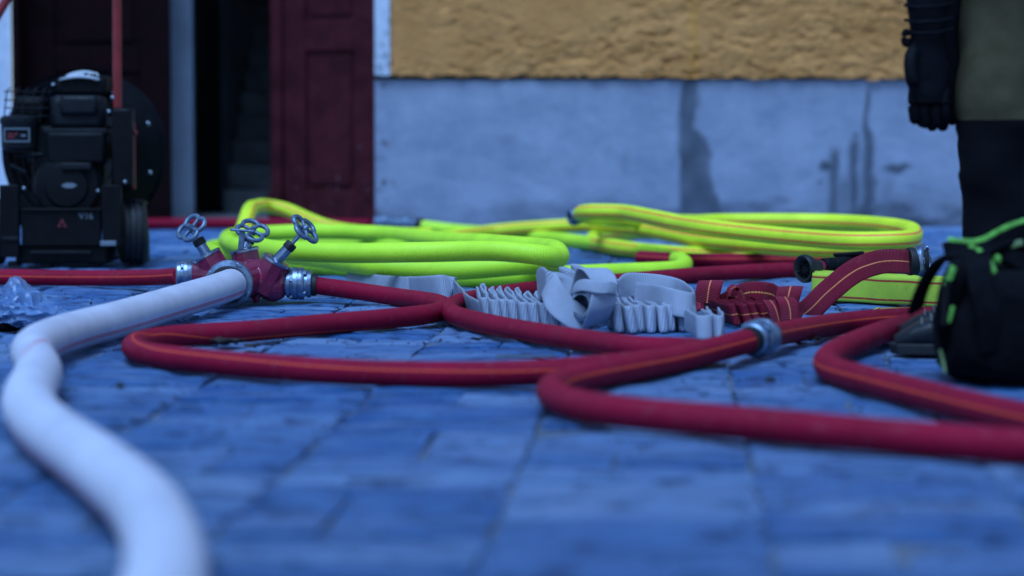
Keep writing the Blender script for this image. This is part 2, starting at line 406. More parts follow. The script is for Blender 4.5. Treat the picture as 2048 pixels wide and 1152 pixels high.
for q, s in enumerate(slabs):
    vs_, fs = slab(*s, q*1.7); tn = random.choice((random.uniform(0, .3), random.uniform(.05, .45), random.uniform(.6, 1)))
    if s in ns:
        b = MB().add(vs_, fs); c = sum((Vector(x) for x in vs_), Vector())/len(vs_); c.z = 0
        o = b.build('paving_stone', M['stone'], smooth=50, origin=c); o.parent = pav
        tone_attr(o.data, [tn]*len(o.data.vertices))
    else:
        if (ud*s[0]+vd*s[2]).y > 14.75: continue
        rest.add(vs_, fs); tones += [tn]*len(vs_)
o = rest.build('paving_stones', M['stone'], parent=pav, smooth=50); o['kind'] = 'stuff'; tone_attr(o.data, tones)

# ------------------------------------------------------------------ house front
YW = 14.85
def X(px, Y=YW): return (px-1024)/FPX*W(px, 300, Y).y*(W(px, 300, Y).x/((px-1024)/FPX*Y) if abs(px-1024) > 1 else 1)
def Z(py, Y=YW): return W(1024, py, Y).z
house = thing('house', 'old house front with ochre plaster above a stained blue plinth and red double doors', 'building', (X(750), YW, 0))
xl, xr, ztop = X(750), 5.2, Z(153)
def blob(x, z, cx, cz, rx, rz): return max(0, 1-math.hypot((x-cx)/rx, (z-cz)/rz))
def plinth_stain(x, z):
    px = 1024+x/YW*FPX; py = 250-(z-H)/YW*FPX
    j = fbm(Vector((px*.03, py*.011, 3)), 5)*13
    s = 0
    l = 1358+j*.8-(py-160)*.012 if py < 330 else 1354+j*.7; r = 1398+j if py < 255 else (1398+(py-255)*.55+j if py < 305 else 1428+j*1.2+max(0, py-380)*.35)
    e = min(px-l, r-px); s = max(s, min(1, max(0, e/11+.35))*(.72+.16*noise.noise(Vector((px*.03, py*.02, 44)))))
    for cx, y0, wd, st in ((1668, 285, 12, .75), (1708, 265, 11, .8), (1735, 165, 8, .8), (1738, 330, 16, .8), (1692, 345, 36, .5), (1775, 345, 20, .4)):
        if py > y0:
            ww = wd*(1+(py-y0)/260)+j*.35; s = max(s, max(0, 1-abs(px-cx-j*.8)/max(3, ww))**.6*st*min(1, (py-y0)/25))
    for cx, cy, rx, ry, st in ((1652, 332, 22, 13, .8), (1795, 335, 38, 14, .75), (1740, 365, 22, 16, .6), (1640, 366, 8, 7, .6), (1712, 272, 8, 8, .5), (1250, 330, 14, 30, .2)):
        s = max(s, min(1, 2*max(0, 1-math.hypot((px-cx+j*.6)/rx, (py-cy+j*.5)/ry)))*st)
    n2 = fbm(Vector((px*.012, py*.03, 9)), 5)
    base = max(0, min(1, (py-392)/60+n2*.7)); s = max(s, base*.85*(.35+.65*min(1, max(0, (px-860)/700))))
    if px > 1500: s = max(s, max(0, min(1, (py-350)/110+n2*.5))*.5*min(1, (px-1500)/250))
    s = max(s, max(0, n2-.25)*.25)
    return max(0, min(1, s*1.15))
chips = [(768, 172, 5), (778, 228, 3), (768, 285, 7), (786, 280, 3), (775, 290, 5), (768, 365, 8), (786, 363, 4), (757, 316, 4), (766, 316, 3), (757, 340, 3), (772, 400, 4), (758, 260, 3), (760, 380, 4), (790, 372, 3), (755, 425, 6)]
def chip(px, py):
    k = 0
    for cx, cy, r in chips: k = max(k, min(1, max(0, 1.4*(1-math.hypot(px-cx+noise.noise(Vector((px*.2, py*.2, 0)))*2, py-cy)/r))))
    return k
def wall_grid(name, x0, x1, z0, zt, step, yf, mats, attrs, edge_bottom=None):
    nx = max(2, int((x1-x0)/step)); nz = max(2, int((zt-z0)/step)); vs_ = []; fs = []; vals = {a: [] for a in attrs}
    for k in range(nz+1):
        for i in range(nx+1):
            x = x0+(x1-x0)*i/nx; zb = z0+(edge_bottom(x) if edge_bottom else 0); z = zb+(zt-zb)*k/nz
            vs_.append((x, yf(x, z), z))
            for a in attrs: vals[a].append(attrs[a](x, z))
    for k in range(nz):
        for i in range(nx): a = k*(nx+1)+i; fs.append((a, a+1, a+nx+2, a+nx+1))
    bot = list(range(nx+1)); b = len(vs_)
    for i in bot: vs_.append((vs_[i][0], YW+.25, vs_[i][2]))
    for i in range(nx): fs.append((i, b+i, b+i+1, i+1))
    lf = [k*(nx+1) for k in range(nz+1)]; b2 = len(vs_)
    for i in lf: vs_.append((vs_[i][0], YW+.25, vs_[i][2]))
    for k in range(nz): fs.append((lf[k], lf[k+1], b2+k+1, b2+k))
    o = MB().add(vs_, fs).build(name, mats, house, smooth=60)
    for a in attrs:
        at = o.data.attributes.new(a, 'FLOAT', 'POINT'); v = vals[a]; at.data.foreach_set('value', v+[0]*(len(vs_)-len(v)))
    return o
wall_grid('plinth', xl, 3.9, -.05, ztop-.022, .011, lambda x, z: YW+fbm(Vector((x*3, z*4, 0)))*.004, M['plinth'],
          {'stain': plinth_stain, 'chip': lambda x, z: chip(1024+x/YW*FPX, 250-(z-H)/YW*FPX)})
def plaster_y(x, z):
    q = Vector((x, 0, z)); px = 1024+x/YW*FPX
    mask = noise.noise(Vector((x*1.7, z*3.2, 31)))*.5+.5; mask = min(1, max(.12, (mask-.30)*2.6))
    mask *= .35+.65*min(1, max(0, (px-800)/380))
    if z < ztop+.16: mask = max(mask, .75*(1-(z-ztop)/.16)+.25*mask)
    wx = x*13+.7*noise.noise(Vector((x*7, z*9, 3))); wz = z*25+.9*noise.noise(Vector((x*6, z*9, 7)))
    l1 = noise.noise(Vector((wx, wz, 1))); l2 = noise.noise(Vector((wx*2.3, wz*2.0, 5))); l3 = noise.noise(Vector((x*5, z*9, 14)))
    pit = max(0, l1-.12)**.7
    return YW-.034-mask*(.012*l3-.034*pit+.012*l2)-.003*noise.noise(q*4)-.003*noise.noise(q*45)
def ragged(x): return fbm(Vector((x*7, 2, 2)), 5)*.024-(x-xl)*.006
def p_st(x, z):
    px = 1024+x/YW*FPX; return .35*max(0, 1-abs(px-1385+6*noise.noise(Vector((z*6, 0, 0))))/16)
wall_grid('plaster_wall', X(782), 3.9, ztop+.006, 1.62, .0095, plaster_y, M['plaster'], {'stain': p_st}, ragged)
wall_grid('plaster_wall', xl-.02, 3.9, 1.62, 4.4, .25, lambda x, z: YW-.03, M['plaster'], {'stain': lambda x, z: 0})
wall_grid('plaster_wall', 3.9, 6.5, ztop, 4.4, .2, lambda x, z: YW-.03, M['plaster'], {'stain': lambda x, z: 0})
wall_grid('plinth', 3.9, 6.5, -.05, ztop+.02, .2, lambda x, z: YW, M['plinth'], {'stain': lambda x, z: 0, 'chip': lambda x, z: 0})
def trim_y(x, z): return YW-.045+fbm(Vector((x*9, z*7, 5)))*.003
o = wall_grid('corner_trim', X(751), X(782)-.003, Z(151), 2.3, .012, trim_y, M['trim'], {'stain': lambda x, z: 0}, lambda x: noise.noise(Vector((x*30, 0, 0)))*.006)
# flaked spots on the trim: small dark patches standing a hair proud
for i, (cx, cy, r) in enumerate(((773, 65, 4), (770, 110, 5), (759, 134, 6), (764, 90, 3), (756, 112, 3), (778, 40, 3), (776, 128, 3))):
    c = W(cx, cy, YW-.049); mbx = MB(); k = 9
    mbx.add([c+Vector((math.cos(a*2*math.pi/k)*r/326*random.uniform(.6, 1.2), 0, math.sin(a*2*math.pi/k)*r/326*random.uniform(.7, 1.3))) for a in range(k)]+[c+Vector((0, .01, 0))],
            [(a, (a+1) % k, k) for a in range(k)]); mbx.build('flaked_spot', M['inside'], house, smooth=0)
MB().box(((X(760)+6.4)/2, YW+.2, 2.1), (6.4-X(760), .16, 4.3)).build('wall_core', M['inside'], house)
# left of the doors
o = wall_grid('plaster_wall', -6.5, X(26), 0.0, 4.4, .2, lambda x, z: YW-.02, M['trim'], {'stain': lambda x, z: 0})
MB().box(((X(26)+X(42))/2, YW+.10, 1.3), (X(42)-X(26), .22, 2.7)).build('door_frame', M['door_dark'], house, bevel=.006)
MB().box(((X(42)+X(750))/2, YW+.12, 2.72), (X(750)-X(42), .3, .2)).build('door_lintel', M['door_dark'], house, bevel=.006)
MB().box(((X(26)+X(750))/2, YW+.12, 3.62), (X(750)-X(26), .3, 1.58)).build('plaster_wall', M['plaster'], house)
def door_leaf(p0, p1, zt, panels, mt, th=.045):
    """a leaf standing from p0 to p1 (ground points), panels = (u0,u1,z0,z1) recessed fields with a raised field"""
    d = (p1-p0); L = d.length; ex = d.normalized(); ny = Vector((ex.y, -ex.x, 0))
    if ny.y > 0: ny = -ny
    rot = Matrix((ex, -ny, Vector((0, 0, 1)))).transposed()
    def bx(m, u0, u1, z0, z1, f0, f1):
        c = p0+ex*((u0+u1)/2)*L+ny*((f0+f1)/2)+Vector((0, 0, (z0+z1)/2)); m.box(c, ((u1-u0)*L, f1-f0, z1-z0), rot)
    leaf = MB(); bx(leaf, 0, 1, .02, zt, -th, 0); lo = leaf.build('door_leaf', mt, house, bevel=.003)
    us = sorted(set([0, 1]+[p[0] for p in panels]+[p[1] for p in panels])); u0, u1 = panels[0][0], panels[0][1]
    for a, b in ((0, u0), (u1, 1)): m = MB(); bx(m, a, b, .02, zt, .0005, .022); m.build('stile', mt, lo, bevel=.004)
    zs = [.021]+[z for p in panels for z in (p[2], p[3])]+[zt-.001]
    for a in range(0, len(zs), 2): m = MB(); bx(m, u0+.002, u1-.002, zs[a], zs[a+1], .0005, .0215); m.build('rail', mt, lo, bevel=.004)
    for p in panels: m = MB(); bx(m, p[0]+.05, p[1]-.05, p[2]+.035, p[3]-.035, .0005, .014); m.build('panel', mt, lo, bevel=.01)
    return lo, ex, ny, L
zb = lambda py, Y: W(600, py, Y).z
A = Vector((X(752), YW+.12, 0)); B = Vector((W(572, 300, YW+.42).x, YW+.42, 0))
lo, ex, ny, L = door_leaf(A, B, 2.6, [(.22, .76, .21, zb(100, 15)), (.22, .76, zb(40, 15), 2.4)], M['door_red'])
for q in range(34):     # bare nicks in the paint
    u = random.random(); z = random.choice((random.uniform(.04, .3), random.uniform(.04, .5))); c = A+ex*u*L+ny*.0232+Vector((0, 0, z)); r = random.uniform(.003, .008)
    if .18 < u < .8 and z > .2: c -= ny*.0085
    k = 7; MB().add([c+ex*math.cos(a*6.283/k)*r*random.uniform(.5, 1.3)+Vector((0, 0, math.sin(a*6.283/k)*r*random.uniform(.5, 1.6))) for a in range(k)], [tuple(range(k))])  .build('paint_nick', M['nick'], lo, smooth=0)
MB().box(B+ex*.05+ny*.0+Vector((0, 0, 1.3)), (.085, .075, 2.56), Matrix((ex, -ny, Vector((0, 0, 1)))).transposed()).build('meeting_stile', M['door_red'], lo, bevel=.008)
MB().box(B+ex*.052+ny*.045+Vector((0, 0, .1)), (.1, .02, .2), Matrix((ex, -ny, Vector((0, 0, 1)))).transposed()).build('kick_block', M['door_red'], lo, bevel=.004)
A2 = Vector((X(43), YW+.2, 0)); B2 = Vector((X(332), YW+.2, 0))
door_leaf(A2, B2, 2.6, [(.2, .8, .2, .95), (.2, .8, 1.1, 2.4)], M['door_dark'])
# hall behind
MB().box(((W(335, 300, 15.35).x+W(386, 300, 15.35).x)/2, 15.4, 1.3), (W(386, 300, 15.35).x-W(335, 300, 15.35).x, .1, 2.6)).build('hall_post', M['post_blue'], house, bevel=.006)
hx0, hx1 = X(330)-.2, X(750)+.15
MB().box((hx0, 17.2, 1.5), (.1, 3.6, 3.1)).build('hall_wall', M['inside'], house)
MB().box((hx1, 17.35, 1.5), (.1, 3.3, 3.1)).build('hall_wall', M['inside'], house)
MB().box(((hx0+hx1)/2, 19.1, 1.5), (hx1-hx0, .1, 3.2)).build('hall_wall', M['inside'], house)
MB().box(((hx0+hx1)/2, 17.2, 3.06), (hx1-hx0+.1, 3.7, .08)).build('hall_ceiling', M['inside'], house)
MB().box(((hx0+hx1)/2, 15.62, .01), (hx1-hx0-.1, 1.2, .04)).build('threshold', M['step'], house)
for i in range(9):
    MB().box(((hx0+hx1)/2+.15, 16.5+i*.28+.3, .09+i*.17), (hx1-hx0-.42, .62, .17)).build('step', M['step'], house, bevel=.012)

# ------------------------------------------------------------------ hoses
def hose(name, label, ctrl, r, mt, smooth_it=5, wob=.03, start=None, n=28, step=.02, cat='hose', group=None, lines=None):
    pts = [G(*c) if len(c) == 3 else (c[0] if len(c) == 1 else G(c[0], c[1], r)) for c in ctrl]
    p = smooth_path(catmull(pts, step), smooth_it)
    root = thing(name, label, cat, (p[0].x, p[0].y, 0), group)
    sd = random.random()*50; k = len(p)
    rf = lambda f: r*(1+wob*noise.noise(Vector((f*k*step*3, sd, 0))))
    vsh = None
    if lines:       # (control point index, where the printed line lies round the hose)
        ks = []
        for ci, v in lines: ks.append((min(range(k), key=lambda i: (p[i]-pts[ci]).length if abs(i/k-ci/len(pts)) < .25 else 9e9)/(k-1), v))
        def vsh(f):
            for (f0, v0), (f1, v1) in zip(ks, ks[1:]):
                if f <= f1: q = max(0, (f-f0)/(f1-f0)); q = q*q*(3-2*q); return .30-(v0+(v1-v0)*q)
            return .30-ks[-1][1]
    MB().tube(p, rf, n, vshift=vsh).build('hose_jacket', mt, root, smooth=60)
    return root, p
def coupling(parent, c, ax, R, L, mt=None, name='coupling', lugs=True, n=36):
    """pressure coupling: two mated halves with stepped rings and a pair of lugs"""
    c = Vector(c); ax, s, u = frame_of(ax); m = MB()
    prof = [(-.5, .72), (-.42, .76), (-.41, .88), (-.30, .90), (-.29, .78), (-.22, .78), (-.21, .97), (-.17, 1), (-.03, 1), (-.015, .95), (.015, .95), (.03, 1), (.17, 1), (.21, .96), (.22, .80), (.32, .80), (.33, .87), (.45, .84), (.5, .70)]
    m.lathe(c, ax, [(t*L, q*R) for t, q in prof], n)
    o = m.build(name, mt or M['alu'], parent, smooth=35)
    if lugs:
        for a in (.6, .6+math.pi, .6+math.pi/2, .6+3*math.pi/2):
            for t in (-.25, .25):
                d = s*math.cos(a+t)+u*math.sin(a+t)
                rot = Matrix((ax, d, ax.cross(d))).transposed()
                MB().box(c+ax*t*L*.95+d*R*.88, (L*.13, R*.2, R*.3), rot).build('lug', mt or M['alu'], o, bevel=R*.03)
    return o
def collar(parent, c, ax, R, L, mt, name='collar'):
    m = MB(); m.lathe(c, ax, [(0, R*.95), (L*.15, R), (L*.4, R*.96), (L*.6, R), (L, R*.93)], 28); return m.build(name, mt, parent, smooth=35)

# the long red hose from the divider's right outlet
r = .031
ctrl = [(632, 571, .058), (700, 580, .045), (780, 592), (845, 601), (880, 608), (889, 617), (865, 627), (800, 635), (640, 649), (480, 664), (350, 672), (290, 681), (266, 692), (282, 705), (350, 716), (480, 729), (640, 741), (820, 748), (1000, 748), (1120, 742), (1250, 729), (1350, 717), (1398, 706), (1388, 699), (1300, 697), (1180, 683), (1060, 664), (960, 645), (908, 630), (898, 617), (918, 606), (980, 592), (1070, 579), (1200, 567), (1330, 555), (1470, 545), (1600, 539), (1740, 536), (1830, 530), (1835, 522), (1760, 518), (1600, 520), (1480, 521), (1370, 520), (1280, 515)]
long_red, LP = hose('red_hose', 'long red hose snaking from the divider in wide loops across the middle paving', ctrl, r, M['red_hose'], lines=[(0, .85), (4, .85), (7, .9), (9, .84), (11, .66), (12, .5), (14, .36), (17, .31), (19, .29), (21, .2), (24, -.14), (27, -.12), (30, -.2), (34, -.3), (44, -.3)])
# left red hose
left_red, lp = hose('red_hose', 'red hose running straight from the left edge into the divider', [(360, 552, .06), (300, 555, .042), (180, 556), (60, 555), (-60, 553), (-300, 548)], r, M['red_hose_plain'])
# front hose with a coupling
front_red, fp = hose('red_hose', 'blurred red hose bent sharply in the right foreground with a metal coupling', [(4200, 985), (3200, 940), (2500, 912), (2150, 898), (2000, 889), (1800, 874), (1600, 856), (1400, 838), (1250, 824), (1150, 808), (1108, 792), (1104, 776), (1140, 760), (1230, 742), (1340, 722), (1440, 697, .042), (1520, 676, .053), (1600, 660, .042), (1700, 645), (1790, 637, .04), (1880, 635), (2000, 640), (2150, 650), (2600, 672), (3200, 690)], .033, M['red_hose'])
ci = min(range(len(fp)//2, len(fp)), key=lambda i: abs(1024+fp[i].x/fp[i].y*FPX-1520)); ax_ = (fp[ci-2]-fp[ci+2]).normalized()
cpl = coupling(front_red, fp[ci], ax_, .052, .11, M['alu_mid'])
collar(front_red, fp[ci]+ax_*.05, ax_, .037, .035, M['rubber']); collar(front_red, fp[ci]-ax_*.05, -ax_, .037, .03, M['rubber'])
right_red, rp = hose('red_hose', 'red hose doubling back in front of the boot towards the right edge', [(1900, 634, .031), (1850, 642, .031), (1792, 656), (1740, 674), (1690, 695), (1660, 713), (1652, 727), (1672, 743), (1740, 762), (1830, 785), (1930, 810), (2048, 838), (2200, 872), (2600, 925), (3400, 985)], .033, M['red_hose'])
# far red hose along the wall
far_red, fr = hose('red_hose', 'dark red hose lying along the foot of the doorway', [(170, 453, .033), (300, 448, .033), (420, 447), (560, 448), (680, 449), (742, 449, .05)], .033, M['red_hose_plain'])
for c0, c1 in ((770, 448), (812, 450)): coupling(far_red, G(c0, c1, .055), (1, -.1, 0), .058, .12, M['alu_dull'])
collar(far_red, G(833, 451, .055), (1, 0, 0), .042, .05, M['rubber'])
# yellow hose, front bundle
yr = .0365; a, b, c_ = .033, .095, .155
ctrl = [(845, 453, .05), (900, 460, a), (1000, 468, a), (1112, 478, a), (1216, 491, a), (1310, 507, a), (1358, 520, a), (1368, 530, a), (1345, 540, a), (1250, 544, a), (1130, 549, a), (1000, 556, a), (880, 553, a), (766, 541, a), (640, 531, a), (520, 518, a), (440, 508, a), (418, 500, a), (440, 493, a), (520, 488, a), (700, 490, .05), (900, 497, b), (1050, 508, b), (1108, 519, b), (1100, 527, b), (1040, 531, b), (900, 541, .08), (766, 534, b), (640, 517, b), (530, 504, b), (470, 490, b), (453, 479, b), (475, 470, b), (540, 466, .11), (640, 463, .12), (760, 467, .12), (880, 480, c_-.02), (1000, 488, c_), (1080, 495, c_), (1118, 506, c_), (1122, 515, .14), (1090, 511, c_), (1000, 502, .17), (860, 504, .17), (700, 506, .16), (580, 502, .16), (500, 491, .15)]
y1, _ = hose('yellow_hose', 'bright yellow hose heaped in flat loops behind the divider', ctrl, yr, M['yellow_hose'], smooth_it=8)
hp = [W(470, 498, 11.6), W(480, 478, 11.5), W(489, 450, 11.55), W(497, 424, 11.7), W(512, 414, 12.2), W(535, 412, 12.5), W(570, 418, 12.5), W(610, 436, 12.4), W(660, 455, 12.3), W(740, 466, 12.4), W(860, 470, 12.5)]
root, p = hose('yellow_hose', 'yellow hose arched up in a hump behind the left handwheel', [(x,) for x in hp], yr, M['yellow_hose_lined'], smooth_it=8)
ctrl = [(880, 478, .04), (930, 470, .05), (990, 462, .06), (1060, 456, .08), (1174, 450, .10), (1260, 456, .10), (1330, 467, .10), (1400, 480, .10), (1506, 490, .10), (1620, 497, .10), (1740, 498, .10), (1810, 490, .1), (1818, 478, .07), (1760, 466, .05), (1640, 460, .04), (1460, 460, .035), (1290, 464, .035), (1195, 474, .035), (1190, 486, .035), (1240, 496, .035), (1350, 507, .035), (1465, 513, .035), (1620, 513, .04), (1740, 506, .05), (1802, 495, .07), (1812, 482, .1), (1770, 465, .12), (1650, 452, .13), (1500, 446, .13), (1380, 444, .14), (1250, 440, .15), (1180, 434, .18), (1160, 428, .2), (1185, 423, .22), (1240, 424, .22), (1300, 434, .21), (1382, 450, .19), (1480, 463, .175), (1590, 474, .165), (1714, 482, .165), (1797, 480, .17), (1828, 468, .17), (1810, 457, .17), (1740, 448, .17), (1640, 443, .17), (1480, 442, .17), (1390, 444, .15)]
y2, _ = hose('yellow_hose', 'coiled yellow hose with orange lines lying against the wall', ctrl, yr, M['yellow_hose_lined'], smooth_it=7)
MB().lathe(W(1158, 432, 11.65), (-.9, -.35, -.1), [(-.05, .028), (0, .04), (.03, .044), (.05, .036), (.05, .024), (.02, .02)], 20).build('end_fitting', M['alu_dull'], y2)
# white supply hose
wr = .054
wp = [G(462, 569, .075), G(430, 581, .07), G(380, 596, .062), G(300, 620, wr), G(220, 643, wr), G(140, 664, wr), G(85, 684, wr), G(64, 702, wr), G(72, 722, wr), G(78, 745, wr), G(66, 772, wr), G(56, 806, wr), G(84, 850, wr), G(150, 900, wr), G(225, 955, wr), G(285, 1010, wr), G(322, 1075, wr), G(330, 1160, wr), G(300, 1260, wr), G(200, 1400, wr)]
p = smooth_path(catmull(wp, .02), 10); white = thing('white_hose', 'thick white supply hose with a red double line winding from the divider into the foreground', 'hose', (p[0].x, p[0].y, 0))
kn = G(72, 722, wr)
def wsec(i, f):
    k = math.exp(-((p[i]-kn).length/.16)**2); q = 24; rx, rz = wr*(1-.10*k), wr*(1+.02*k)
    return [(-rx*math.sin(2*math.pi*j/q-math.pi), rz*math.cos(2*math.pi*j/q-math.pi)) for j in range(q)]
MB().sweep(p, wsec, vshift=lambda f: -.53 if f < .36 else (-.53+.63*min(1, (f-.36)/.14))).build('hose_jacket', M['white_hose'], white, smooth=60)

# ------------------------------------------------------------------ divider
Yd = G(500, 606).y; div = thing('hose_divider', 'dark red three way hose divider with grey handwheels and metal couplings', 'hose divider', (G(505, 606).x, Yd, 0))
D = lambda px, py, dy=0.: W(px, py, Yd+dy)
body = MB()
hub = D(508, 556, .06)
body.ball(hub, .068, 24, sc=(1.15, 1, 1))
body.cyl(D(470, 566, -.06), hub, .060, .066, 28)
lo_, lc, lr = D(392, 548, .12), D(500, 545, .32), D(572, 566, .05)
body.cyl(hub, lo_, .058, .050, 28); body.cyl(hub, lc, .058, .052, 28); body.cyl(hub, lr, .062, .054, 28)
tow = {'l': (D(446, 566, .10), D(414, 511, .10)), 'c': (D(503, 566, .17), D(489, 501, .17)), 'r': (D(520, 582, .03), D(553, 522, .02))}
for k, (p0, p1) in tow.items(): body.cyl(p0, p1, .057, .051, 8 if k != 'c' else 10)
body.ball(D(545, 572, .04), .056, 20)
for px, py in ((512, 606), (468, 606), (530, 600)):
    q = D(px, py, .02 if px < 530 else .2); q.z = 0; body.cyl(q, Vector((q.x, q.y, .06)), .012, .02, 12)
bo = body.build('body', M['red_paint'], div, smooth=60)
rm = bo.modifiers.new('remesh', 'REMESH'); rm.mode = 'VOXEL'; rm.voxel_size = .0032; rm.use_smooth_shade = True
sm_ = bo.modifiers.new('smooth', 'SMOOTH'); sm_.factor = .5; sm_.iterations = 2
# inlet coupling facing the camera
axi = (G(300, 620, wr)-D(462, 569)).normalized(); ic = D(458, 568, -.10)
axi = (D(430, 581, -.55)-ic).normalized()
m = MB(); m.lathe(ic, axi, [(-.06, .062), (-.05, .070), (-.02, .070), (-.018, .083), (.012, .083), (.016, .080), (.020, .066), (.040, .066), (.046, .064), (.05, .0595)], 48)
inl = m.build('inlet_coupling', M['alu'], div, smooth=35)
_, s_, u_ = frame_of(axi)
for q in range(4):
    an = q*math.pi/2+.5; d = s_*math.cos(an)+u_*math.sin(an)
    MB().box(ic+axi*.017+d*.075, (.012, .010, .022), Matrix((axi, d, axi.cross(d))).transposed()).build('lug', M['alu'], inl, bevel=.002)
m = MB(); m.lathe(ic+axi*.045, axi, [(0, .0635), (.012, .0635), (.014, .0575)], 36); m.build('gasket', M['rubber'], inl)
coupling(div, D(376, 549, .12), (-1, -.15, 0), .052, .085, M['alu'], 'outlet_coupling')
coupling(div, D(597, 567, .05), (1, .02, -.02), .057, .098, M['alu'], 'outlet_coupling')
collar(div, D(619, 569, .05), (1, 0, -.03), .041, .026, M['rubber'], 'rubber_sleeve')
coupling(div, lc+Vector((0, .05, 0)), (0, 1, 0), .054, .09, M['alu'], 'outlet_coupling')
def handwheel(c, nrm, R=.053, rot=0.):
    c = Vector(c); nrm, s, u = frame_of(nrm); m = MB(); N = 72
    rim = []
    for k in range(N):
        a = 2*math.pi*k/N; rr = R*(1-.10*(1-abs(math.cos(2*(a-rot))))**1.0*1.6)
        rr = R*(.70+.36*abs(math.sin(2*(a-rot)))**.62)
        rim.append(c+(s*math.cos(a)+u*math.sin(a))*rr)
    m.tube(rim, .0085, 10, closed_path=True, wdir=lambda i: nrm)
    for k in range(4):
        a = rot+k*math.pi/2; d = s*math.cos(a)+u*math.sin(a); m.tube([c, c+d*R*.5, c+d*R*.7], .0068, 8, wdir=lambda i: nrm)
    o = m.build('handwheel', M['wheel_grey'], div, smooth=60)
    MB().lathe(c-nrm*.016, nrm, [(0, .011), (.004, .015), (.022, .013), (.026, .010), (.034, .006)], 16).build('hub', M['wheel_grey'], o)
    return o
for key, wc, nv, rt in (('l', D(383, 456, .10), None, .3), ('c', D(505, 461, .19), (.15, -.35, .5), .8), ('r', D(610, 458, .02), None, .5)):
    p0, p1 = tow[key]; ax = (p1-p0).normalized()
    MB().lathe(p1-ax*.004, ax, [(0, .052), (.008, .052), (.011, .044), (.012, .026)], 32).build('tower_rim', M['steel'], div)
    sx = (wc-p1).normalized(); Ls = (wc-p1).length
    MB().lathe(p1, sx, [(0, .024), (.008, .024), (.009, .0195), (Ls*.42, .0185)], 12).build('bonnet', M['steel'], div)
    MB().lathe(p1+sx*Ls*.38, sx, [(0, .022), (.003, .0245), (.022, .0245), (.026, .021)], 6).build('gland_nut', M['rubber'], div, bevel=.002)
    MB().cyl(p1+sx*Ls*.4, wc, .0075, n=12).build('stem', M['steel'], div)
    handwheel(wc, nv or {'l': (-.5, -.62, .62), 'r': (.72, -.35, .62)}[key], rot=rt)
tb = MB(); rotz = Matrix.Rotation(R_(4), 3, 'Y')
tb.box(D(485, 461, .06), (.086, .022, .009), rotz); o = tb.build('t_handle', M['wheel_grey'], div, bevel=.003)
MB().box(D(483, 481, .06), (.020, .012, .066), Matrix.Rotation(R_(5), 3, 'Y')).build('t_post', M['wheel_grey'], o, bevel=.003)

# ------------------------------------------------------------------ grey flat hose in folds
fg = thing('folded_hose', 'flat grey canvas hose laid in upright folds around a metal coupling', 'hose', G(1150, 662))
def zigzag(x0, x1, y0, y1, nf, back, lean, hw, up0=.0, jit=.25, dxb=-.03):
    """centre line of a band standing on edge, folded to and fro: fronts from pixel (x0,y0) to (x1,y1) on the ground"""
    pts = []
    for i in range(nf):
        f = i/(nf-1); fr = G(x0+(x1-x0)*f, y0+(y1-y0)*f); fr.x += random.uniform(-jit, jit)*.02; fr.y += random.uniform(-1, 1)*.03
        gap = .0150; bk = back*random.uniform(.85, 1.15)
        pts += [fr+Vector((dxb-gap*.4, bk*.75, 0)), fr+Vector((-gap*.75+dxb*.2, bk*.15, 0)), fr+Vector((-gap*.3, 0, 0)), fr+Vector((gap*.55, .004, 0)), fr+Vector((gap*.8+dxb*.2, bk*.15, 0)), fr+Vector((dxb+gap*.6, bk*.75, 0)), fr+Vector((dxb+gap*1.1, bk, 0))]
    pts = smooth_path(catmull(pts, .012), 2)
    return [p+Vector((0, 0, hw+up0)) for p in pts]
def add_band(parent, pts, wd, hw, ht, mt, name='hose_band'):
    f0 = wd if callable(wd) else (lambda i: Vector(wd))
    sd = random.random()*90     # slack cloth: the line wanders and the edge leans a little
    pts = [p+Vector((noise.noise(p*16+Vector((sd, 0, 0))), noise.noise(p*16+Vector((0, sd, 0))), .5*noise.noise(p*9+Vector((0, 0, sd)))))*.0045 for p in pts]
    def fn(i): q = pts[i]*7; return f0(i)+Vector((noise.noise(q+Vector((sd, 3, 0))), noise.noise(q+Vector((1, sd, 0))), 0))*.16
    return MB().band(pts, fn, hw, ht).build(name, mt, parent, smooth=70)
hw = .041
pts = zigzag(972, 1128, 648, 664, 9, .62, 0, hw)
add_band(fg, pts, lambda i: Vector((-.16+.08*noise.noise(Vector((i*.03, 0, 0))), .05, 1)), hw, .0056, M['grey_band'])
pts = zigzag(1240, 1386, 665, 662, 8, .6, 0, hw, dxb=-.02)
add_band(fg, pts, lambda i: Vector((-.14+.1*noise.noise(Vector((i*.03, 5, 0))), .05, 1)), hw, .0056, M['grey_band'])
# tail running left behind the red hose
pts = smooth_path(catmull([G(690, 566, .02), G(760, 572, .03), G(830, 576, .05), G(888, 573, .064), W(906, 577, 8.35), W(922, 597, 8.1), W(946, 616, 7.8), W(972, 628, 7.6), W(986, 629, 7.62)], .012), 3)
add_band(fg, pts, lambda i: Vector((-.25 if i > 60 else .0, .55 if i < 60 else .1, 1)), hw, .0042, M['grey_band'])
